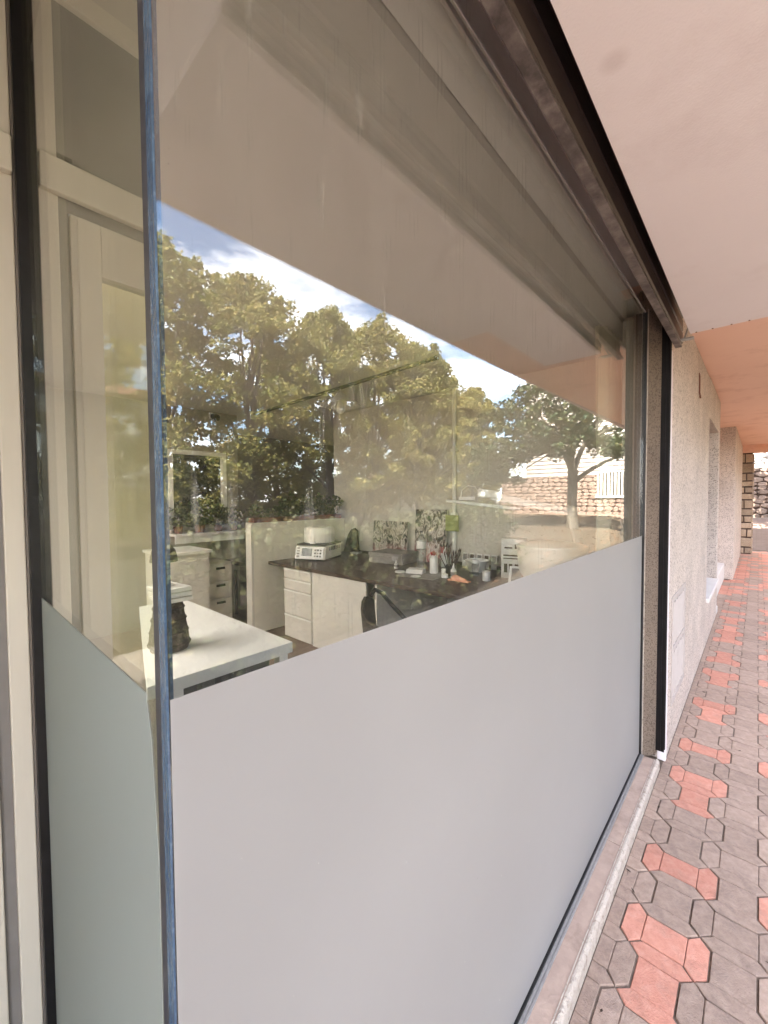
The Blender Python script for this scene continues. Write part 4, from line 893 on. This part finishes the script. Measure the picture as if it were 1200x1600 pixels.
# ================================================================== end of the arcade
rst = random.Random(21)
def stone_mesh(name, seed, mat, irregular):
    r = random.Random(seed); n = 8 if irregular else 4
    if irregular:
        pts = []
        for k in range(n):
            a = 2 * PI * (k + .5) / n; ca, sa = math.cos(a), math.sin(a); s = max(abs(ca), abs(sa))
            q = r.uniform(.89, 1.0); pts.append((0.5 * ca / s * q, 0.5 * sa / s * q))
    else:
        pts = [(-.5 + r.uniform(0, .05), -.5 + r.uniform(0, .05)), (.5 - r.uniform(0, .05), -.5 + r.uniform(0, .05)), (.5 - r.uniform(0, .05), .5 - r.uniform(0, .05)), (-.5 + r.uniform(0, .05), .5 - r.uniform(0, .05))]
        n = 4
    # local: x depth (toward -x is the face), y width, z height
    m_ = MB(); inner = [(p[0] * .89 + r.uniform(-.025, .025), p[1] * .86 + r.uniform(-.03, .03)) for p in pts]
    m_.v = [(0.5, p[0], p[1]) for p in pts] + [(-0.15, p[0], p[1]) for p in pts] + [(-0.5 + r.uniform(-.1, .15), p[0], p[1]) for p in inner]
    m_.f = [(i, (i + 1) % n, n + (i + 1) % n, n + i) for i in range(n)] + [(n + i, n + (i + 1) % n, 2 * n + (i + 1) % n, 2 * n + i) for i in range(n)]
    k = len(m_.v); m_.v.append((-0.52, 0, 0)); m_.f += [(2 * n + i, 2 * n + (i + 1) % n, k) for i in range(n)]
    me = m_.mesh(name); me.materials.append(mat); return me
tan_st = [stone_mesh('stone', k, M['stone_tan'], False) for k in range(5)]
pink_st = [stone_mesh('stone', k + 30, M['stone_pink'], True) for k in range(8)]

c = thing('stone_pillar', 'pillar of coursed tan stone at the far end of the arcade', 'pillar', (16.6, 0.26, 0))
part('core', BOX((-0.16, -0.125, 0), (0.16, 0.125, 3.03)), M['mortar'], c)
z = 0.01; k = 0
while z < 2.95:
    h = min(rst.uniform(0.17, 0.31), 3.02 - z)
    cuts = [-0.14, 0.14] if k % 2 else [-0.14, rst.uniform(-.03, .05), 0.14]
    for a, b in zip(cuts[:-1], cuts[1:]):
        o = part('stone', tan_st[rst.randrange(5)], None, c, loc=(-0.17 - rst.uniform(-.012, .02), (a + b) / 2, z + h / 2), rot=(rst.uniform(-.05, .05), rst.uniform(-.06, .06), 0)); o.scale = (0.07, (b - a) - 0.018, h - 0.03)
    for sgn in (-1, 1):
        for (a, b) in ((-0.17, 0.0), (0.0, 0.17)) if k % 2 else ((-0.17, 0.17),):
            o = part('stone', tan_st[rst.randrange(5)], None, c, loc=((a + b) / 2, sgn * 0.135, z + h / 2), rot=(0, 0, sgn * PI / 2)); o.scale = (0.05, (b - a) - 0.018, h - 0.03)
    z += h; k += 1

HX = 22.0
hs = thing('stone_house', 'neighbouring house with rubble stone base and white siding above', 'house', (HX, -4, 0.86))
def Hh(mbb): return W(mbb, (HX, -4, 0.86))
part('wall', Hh(MB().box((HX + .05, -9.8, -0.5), (HX + 7, 4.5, 2.83)).box((HX + .10, -8.4, 2.831), (HX + 7, 4.5, 9.4))), M['mortar'], hs)
z = 0.80; row = 0; rest_st = MB()
while z < 2.78:
    h = rst.uniform(0.15, 0.25); h = min(h, 2.83 - z)
    if h < 0.1: break
    y = 2.1
    while y > -9.6:
        w_ = rst.uniform(0.22, 0.46)
        yc, zc = y - w_ / 2, z + h / 2 + rst.uniform(-.025, .025)
        y -= w_
        if -4.75 < yc < -3.25 and zc > 1.70: continue
        if -3.0 < yc < -0.75 or yc < -8.9:     # stretches hidden from the shop front
            me_ = pink_st[rst.randrange(8)]
            rest_st.add([(0.03 + v.co.x * .1, yc + 4 + v.co.y * w_ * .99, zc - .86 + v.co.z * h * 1.03) for v in me_.vertices], [tuple(p.vertices) for p in me_.polygons])
            continue
        o = part('stone', pink_st[rst.randrange(8)], None, hs, loc=(0.03, yc + 4, zc - 0.86), rot=(rst.uniform(-.09, .09), 0, 0)); o.scale = (0.10, w_ * .99, h * 1.03)
    z += h; row += 1
part('stone', rest_st, M['stone_pink'], hs, kind='stuff')
k = 0; z = 2.835
while z < 9.3:
    part('siding_board', Hh(MB().prism([(HX + .04, z), (HX + .075, z + .215), (HX + .095, z + .215), (HX + .095, z)], -8.4, 4.5, axis=1) if False else MB().add(
        [(HX + .035, -8.4, z), (HX + .07, -8.4, z + .21), (HX + .098, -8.4, z + .21), (HX + .098, -8.4, z), (HX + .035, 4.5, z), (HX + .07, 4.5, z + .21), (HX + .098, 4.5, z + .21), (HX + .098, 4.5, z)],
        [(0, 1, 2, 3), (7, 6, 5, 4), (0, 4, 5, 1), (1, 5, 6, 2), (2, 6, 7, 3), (3, 7, 4, 0)])), M['siding'], hs)
    z += 0.215; k += 1
part('roof', Hh(MB().prism([(HX - .3, 9.55), (HX + 3.5, 10.9), (HX + 7.6, 9.55), (HX + 7.6, 9.42), (HX - .3, 9.42)], -8.8, 5.0, axis=1)), M['roof_tile'], hs)
wd = part('window', Hh(BOX((HX + .03, -4.66, 1.80), (HX + .06, -3.34, 2.93))), M['dark_glass'], hs)
part('window_frame', Hh(MB().box((HX - .03, -4.74, 1.72), (HX + .05, -4.66, 2.99)).box((HX - .03, -3.34, 1.72), (HX + .05, -3.26, 2.99)).box((HX - .03, -4.66, 2.93), (HX + .05, -3.34, 2.99)).box((HX - .08, -4.80, 1.70), (HX + .05, -3.2, 1.79))), M['cabinet'], wd)
for k in range(9):
    y = -4.60 + k * 0.15
    part('window_bar', Hh(BOX((HX - .015, y, 1.80), (HX + .015, y + .075, 2.93))), M['cabinet'], wd)

# ================================================================== trees in front of the shop (seen mirrored in the glass)
rt = random.Random(77)
def crown_mesh(name, mat, centres, n_per, size, rnd):
    m_ = MB()
    for (cx_, cy_, cz_, r_) in centres: leaves(m_, n_per, (cx_, cy_, cz_), (r_, r_, r_ * .75), size, rnd, up=0.2)
    me = m_.mesh(name); me.materials.append(mat); return me
def branch(p, q, r0, r1, rnd, mbb, n=6, wob=0.12):
    p, q = Vector(p), Vector(q); L = (q - p).length; path = []
    for k in range(n + 1):
        t = k / n; v = p.lerp(q, t); v.z += math.sin(t * PI) * L * .06
        if 0 < k < n: v += Vector((rnd.uniform(-1, 1), rnd.uniform(-1, 1), rnd.uniform(-1, 1))) * wob * L / n
        path.append(v)
    mbb.tube(path, [r0 + (r1 - r0) * k / n for k in range(n + 1)], 7); return path
# the row of tall plane trees: three different builds, each standing several times
builds = []
for b in range(3):
    r = random.Random(100 + b); H = 8.9; cs = []; tr = MB()
    tr.tube([(0, 0, -.3), (0.03, 0, .2), (0, .05, 1.2), (.06, 0, 2.2), (0.1, .05, 3.4)], [.26, .21, .18, .16, .13], 10)
    for k in range(200):
        t = r.uniform(0, 1); zc = 0.55 + t * (H - 0.55)
        env = 3.15 * (math.sin(PI * min(1, .14 + t * .84)) ** .6) * (1 - .18 * t)
        a = r.uniform(0, 2 * PI); rad = env * math.sqrt(r.uniform(.12, 1)); lump = 1 + .28 * math.sin(a * 3 + b * 2 + t * 5)
        cs.append((rad * lump * math.cos(a), rad * lump * math.sin(a), zc, r.uniform(.2, .5)))
    for k in range(9):   # pointed tufts at the very top
        a = r.uniform(0, 2 * PI); q = r.uniform(.2, 1.5); zc = H + r.uniform(-.7, .1) - q * .3
        cs.append((q * math.cos(a), q * math.sin(a), zc, .33)); cs.append((q * math.cos(a), q * math.sin(a), zc - .5, .42)); cs.append((q * math.cos(a), q * math.sin(a), zc + .33, .2))
    for cc in r.sample(cs, 22):
        branch((0.05, .02, min(3.3, max(1.2, cc[2] * .45))), cc[:3], .07, .015, r, tr)
    crown = crown_mesh('crown', M['leaf_plane'], cs, 112, 0.135, r)
    trunk = tr.mesh('trunk', 50); trunk.materials.append(M['bark']); builds.append((trunk, crown))
row_trees = [(1.5, -14.6, 1.25, 'tall plane tree mirrored at the glass corner, highest against the sky'),
             (4.9, -12.6, 1.04, 'yellowing plane tree mirrored just right of the glass corner'),
             (8.2, -13.4, 1.06, 'pale plane tree mirrored above the rear window'),
             (11.6, -12.7, 1.02, 'plane tree mirrored over the black ceiling track'),
             (15.0, -13.3, 1.09, 'plane tree mirrored behind the pendant lamp'),
             (18.4, -13.0, 1.04, 'olive plane tree mirrored left of the conduit pipe'),
             (21.6, -14.8, 1.10, 'plane tree mirrored behind the conduit pipe'),
             (26.0, -17.5, 1.15, 'plane tree mirrored furthest right in the row, beside the white house siding'),
             (23.6, -12.6, 0.86, 'bushy plane tree mirrored just left of the dark spreading tree'),
             (12.8, -18.6, 1.05, 'back row plane tree mirrored between the track and the pendant lamp'),
             (19.6, -18.0, 1.05, 'back row plane tree mirrored above the paintings'),
             (25.0, -13.2, 0.8, 'low plane tree mirrored left of the stone house end'),
             (29.5, -20.0, 1.15, 'far plane tree mirrored behind the stone house corner'),
             (-3.0, -14.0, 1.05, 'plane tree left of the shop corner across the lawn'),
             (-7.5, -13.0, 1.0, 'plane tree well left of the shop across the lawn'),
             (6.5, -19.0, 1.02, 'plane tree of the back row seen between the front crowns')]
for k, (x, y, s, lab) in enumerate(row_trees):
    t_ = thing('plane_tree', lab, 'tree', (x, y, lawn_z(x, y)), rz=rt.uniform(0, 6.28), group='plane trees in a row across the lawn')
    t_.scale = (s, s, s)
    part('trunk', builds[k % 3][0], None, t_); part('crown', builds[k % 3][1], None, t_)
t_ = thing('shade_tree', 'added unseen tree casting shade on the stone house wall', 'tree', (19.0, 0.9, 0.25))  # added tree, hidden from view, to shade the sunlit stone wall
part('trunk', MB().tube([(0, 0, -.3), (.03, 0, 1.2), (0, .03, 3.0), (.05, 0, 4.6)], [.15, .12, .10, .07], 9), M['bark'], t_, smooth=50)
rr_ = random.Random(55)
part('crown', crown_mesh('crown', M['leaf_plane'], [(1.9 * math.sqrt(rr_.random()) * math.cos(a_), 1.9 * math.sqrt(rr_.random()) * math.sin(a_), rr_.uniform(3.3, 6.9), rr_.uniform(.25, .5)) for a_ in [rr_.uniform(0, 6.28) for _ in range(110)]], 60, 0.15, rr_), None, t_)
# hedge shrubs below the row
shrubs = []
for b in range(2):
    m_ = MB(); r = random.Random(300 + b)
    for k in range(64):
        leaves(m_, 62, (r.uniform(-.62, .62), r.uniform(-.36, .36), r.uniform(.1, 1.22)), (.24, .22, .22), 0.075, r)
    me = m_.mesh('foliage'); me.materials.append(M['leaf_shrub']); shrubs.append(me)
stem_me = MB().tube([(0, 0, -.2), (0.05, 0, .5), (0, .05, 1.0)], [.05, .04, .02], 7).mesh('stem'); stem_me.materials.append(M['bark'])
SHRUB = ['first hedge shrub from the glass corner', 'second hedge shrub from the glass corner', 'hedge shrub mirrored above the rear shelf', 'hedge shrub mirrored left of the partition', 'hedge shrub mirrored over the left partition end', 'hedge shrub mirrored above the white machine', 'hedge shrub mirrored right of the white machine', 'hedge shrub mirrored above the smaller painting', 'hedge shrub mirrored between the two paintings', 'hedge shrub mirrored above the taller painting', 'hedge shrub mirrored by the conduit pipe', 'hedge shrub mirrored right of the conduit pipe', 'last hedge shrub mirrored before the stone house']
for k in range(13):
    x = 0.2 + k * 0.62; y = -2.75 - 0.03 * k + rt.uniform(-.06, .06)
    t_ = thing('hedge_shrub', 'dense green ' + SHRUB[k], 'shrub', (x, y, lawn_z(x, y)), rz=rt.choice((0, PI)) + rt.uniform(-.2, .2), group='hedge shrubs along the front of the lawn')
    s = rt.uniform(.92, 1.08); t_.scale = (s, s, s)
    part('foliage', shrubs[k % 2], None, t_); part('stem', stem_me, None, t_)
# the nearer dark green tree before the stone house
r = random.Random(9)
TX, TY = 15.7, -3.90; TZ = lawn_z(TX, TY)
t_ = thing('spreading_tree', 'dark green spreading tree with forked trunk before the stone house', 'tree', (TX, TY, TZ))
tr = MB(); fz = 2.72 - TZ
tr.tube([(0, 0.0, -.3), (0, 0, 0.05), (0, -.02, .9), (0, 0, fz - .3), (0, .01, fz)], [.26, .205, .165, .17, .19], 12)
ends = []
for (q, r0, r1) in (((.3, .35, 1.0), .11, .07), ((-.2, -.05, 1.1), .12, .07), ((.2, -.5, .9), .10, .06), ((-.4, .15, .95), .09, .05)):
    e = Vector((q[0], q[1], fz + q[2])); branch((0, 0, fz - .12), e, r0, r1, r, tr, 5, .1); ends.append(e)
low = branch((0, .05, fz - .42), (0.1, 1.3, fz + .35), .095, .045, r, tr, 6, .10); ends.append(Vector((0.1, 1.3, fz + .35)))
cs = []
for k in range(135):
    a = r.uniform(0, 2 * PI); rad = math.sqrt(r.uniform(.05, 1)); y_ = 3.1 * rad * math.cos(a) - .75; x_ = 2.3 * rad * math.sin(a)
    zc = fz + .65 + r.uniform(0, 1) * (4.0 - 1.9 * rad) - .45 * max(0, -y_ - 1.4)
    cs.append((x_, y_, zc, r.uniform(.26, .46)))
for k in range(16): cs.append((r.uniform(-.6, .6), r.uniform(-3.2, -2.0), fz + r.uniform(-.5, .9), .32))
for k in range(6): cs.append((r.uniform(-.3, .5), r.uniform(.9, 2.4), fz + r.uniform(.35, .9), .26))
for cc in cs:
    e = min(ends, key=lambda v: (v - Vector(cc[:3])).length); branch(e, cc[:3], .035, .008, r, tr, 5, .12)
tm = tr.mesh('trunk', 50); tm.materials.append(M['bark']); part('trunk', tm, None, t_)
part('crown', crown_mesh('crown', M['leaf_green'], cs, 80, 0.15, r), None, t_)
# fallen leaves on the grass
ml = MB(); r = random.Random(4)
for k in range(9000):
    x = r.uniform(2, 21.5); y = -1.3 - 9 * r.random() ** 1.3
    if r.random() > .35 + .65 * (x / 22): continue
    a = r.uniform(0, 2 * PI); s = r.uniform(.022, .048); z = lawn_z(x, y) + .012
    d = Vector((math.cos(a) * s, math.sin(a) * s, r.uniform(-.2, .5) * s)); n_ = Vector((-math.sin(a), math.cos(a), r.uniform(-.4, .6))) * s * .7; p = Vector((x, y, z))
    ml.add([p - d, p + n_, p + d, p - n_ + Vector((0, 0, .01))], [(0, 1, 2), (0, 2, 3)])
o = part('fallen_leaves', ml, M['leaf_fallen'], kind='stuff'); tag(o, 'orange brown fallen leaves scattered over the lawn', 'leaves')

# apartment house far beyond the trees
ap = thing('apartment_house', 'pale apartment house with balconies glimpsed mirrored in the door glass', 'building', (-9, -32, 0))
part('wall', BOX((-9, -5, -0.5), (9, 5, 8.4)), M['balcony_wall'], ap)
part('roof', MB().prism([(-5.6, 8.4), (0, 10.2), (5.6, 8.4)], -9.5, 9.5, axis=0), M['roof_tile'], ap)
for fl in range(3):
    for k in range(4):
        x = -7 + k * 4.2; z = 0.4 + fl * 2.7
        w_ = part('window', BOX((x, 5.0, z + .4), (x + 1.6, 5.03, z + 2.1)), M['dark_glass'], ap)
        part('window_frame', MB().box((x - .1, 5.0, z + .3), (x, 5.06, z + 2.2)).box((x + 1.6, 5.0, z + .3), (x + 1.7, 5.06, z + 2.2)).box((x, 5.0, z + 2.1), (x + 1.6, 5.06, z + 2.2)), M['white_paint'], w_)
        b_ = part('balcony', BOX((x - .6, 5.001, z + .0), (x + 2.3, 6.2, z + .15)), M['white_paint'], ap)
        part('railing', MB().box((x - .6, 6.1, z + .95), (x + 2.3, 6.18, z + 1.05)).box((x - .6, 6.1, z + .2), (x + 2.3, 6.15, z + .75)), M['white_paint'], b_)
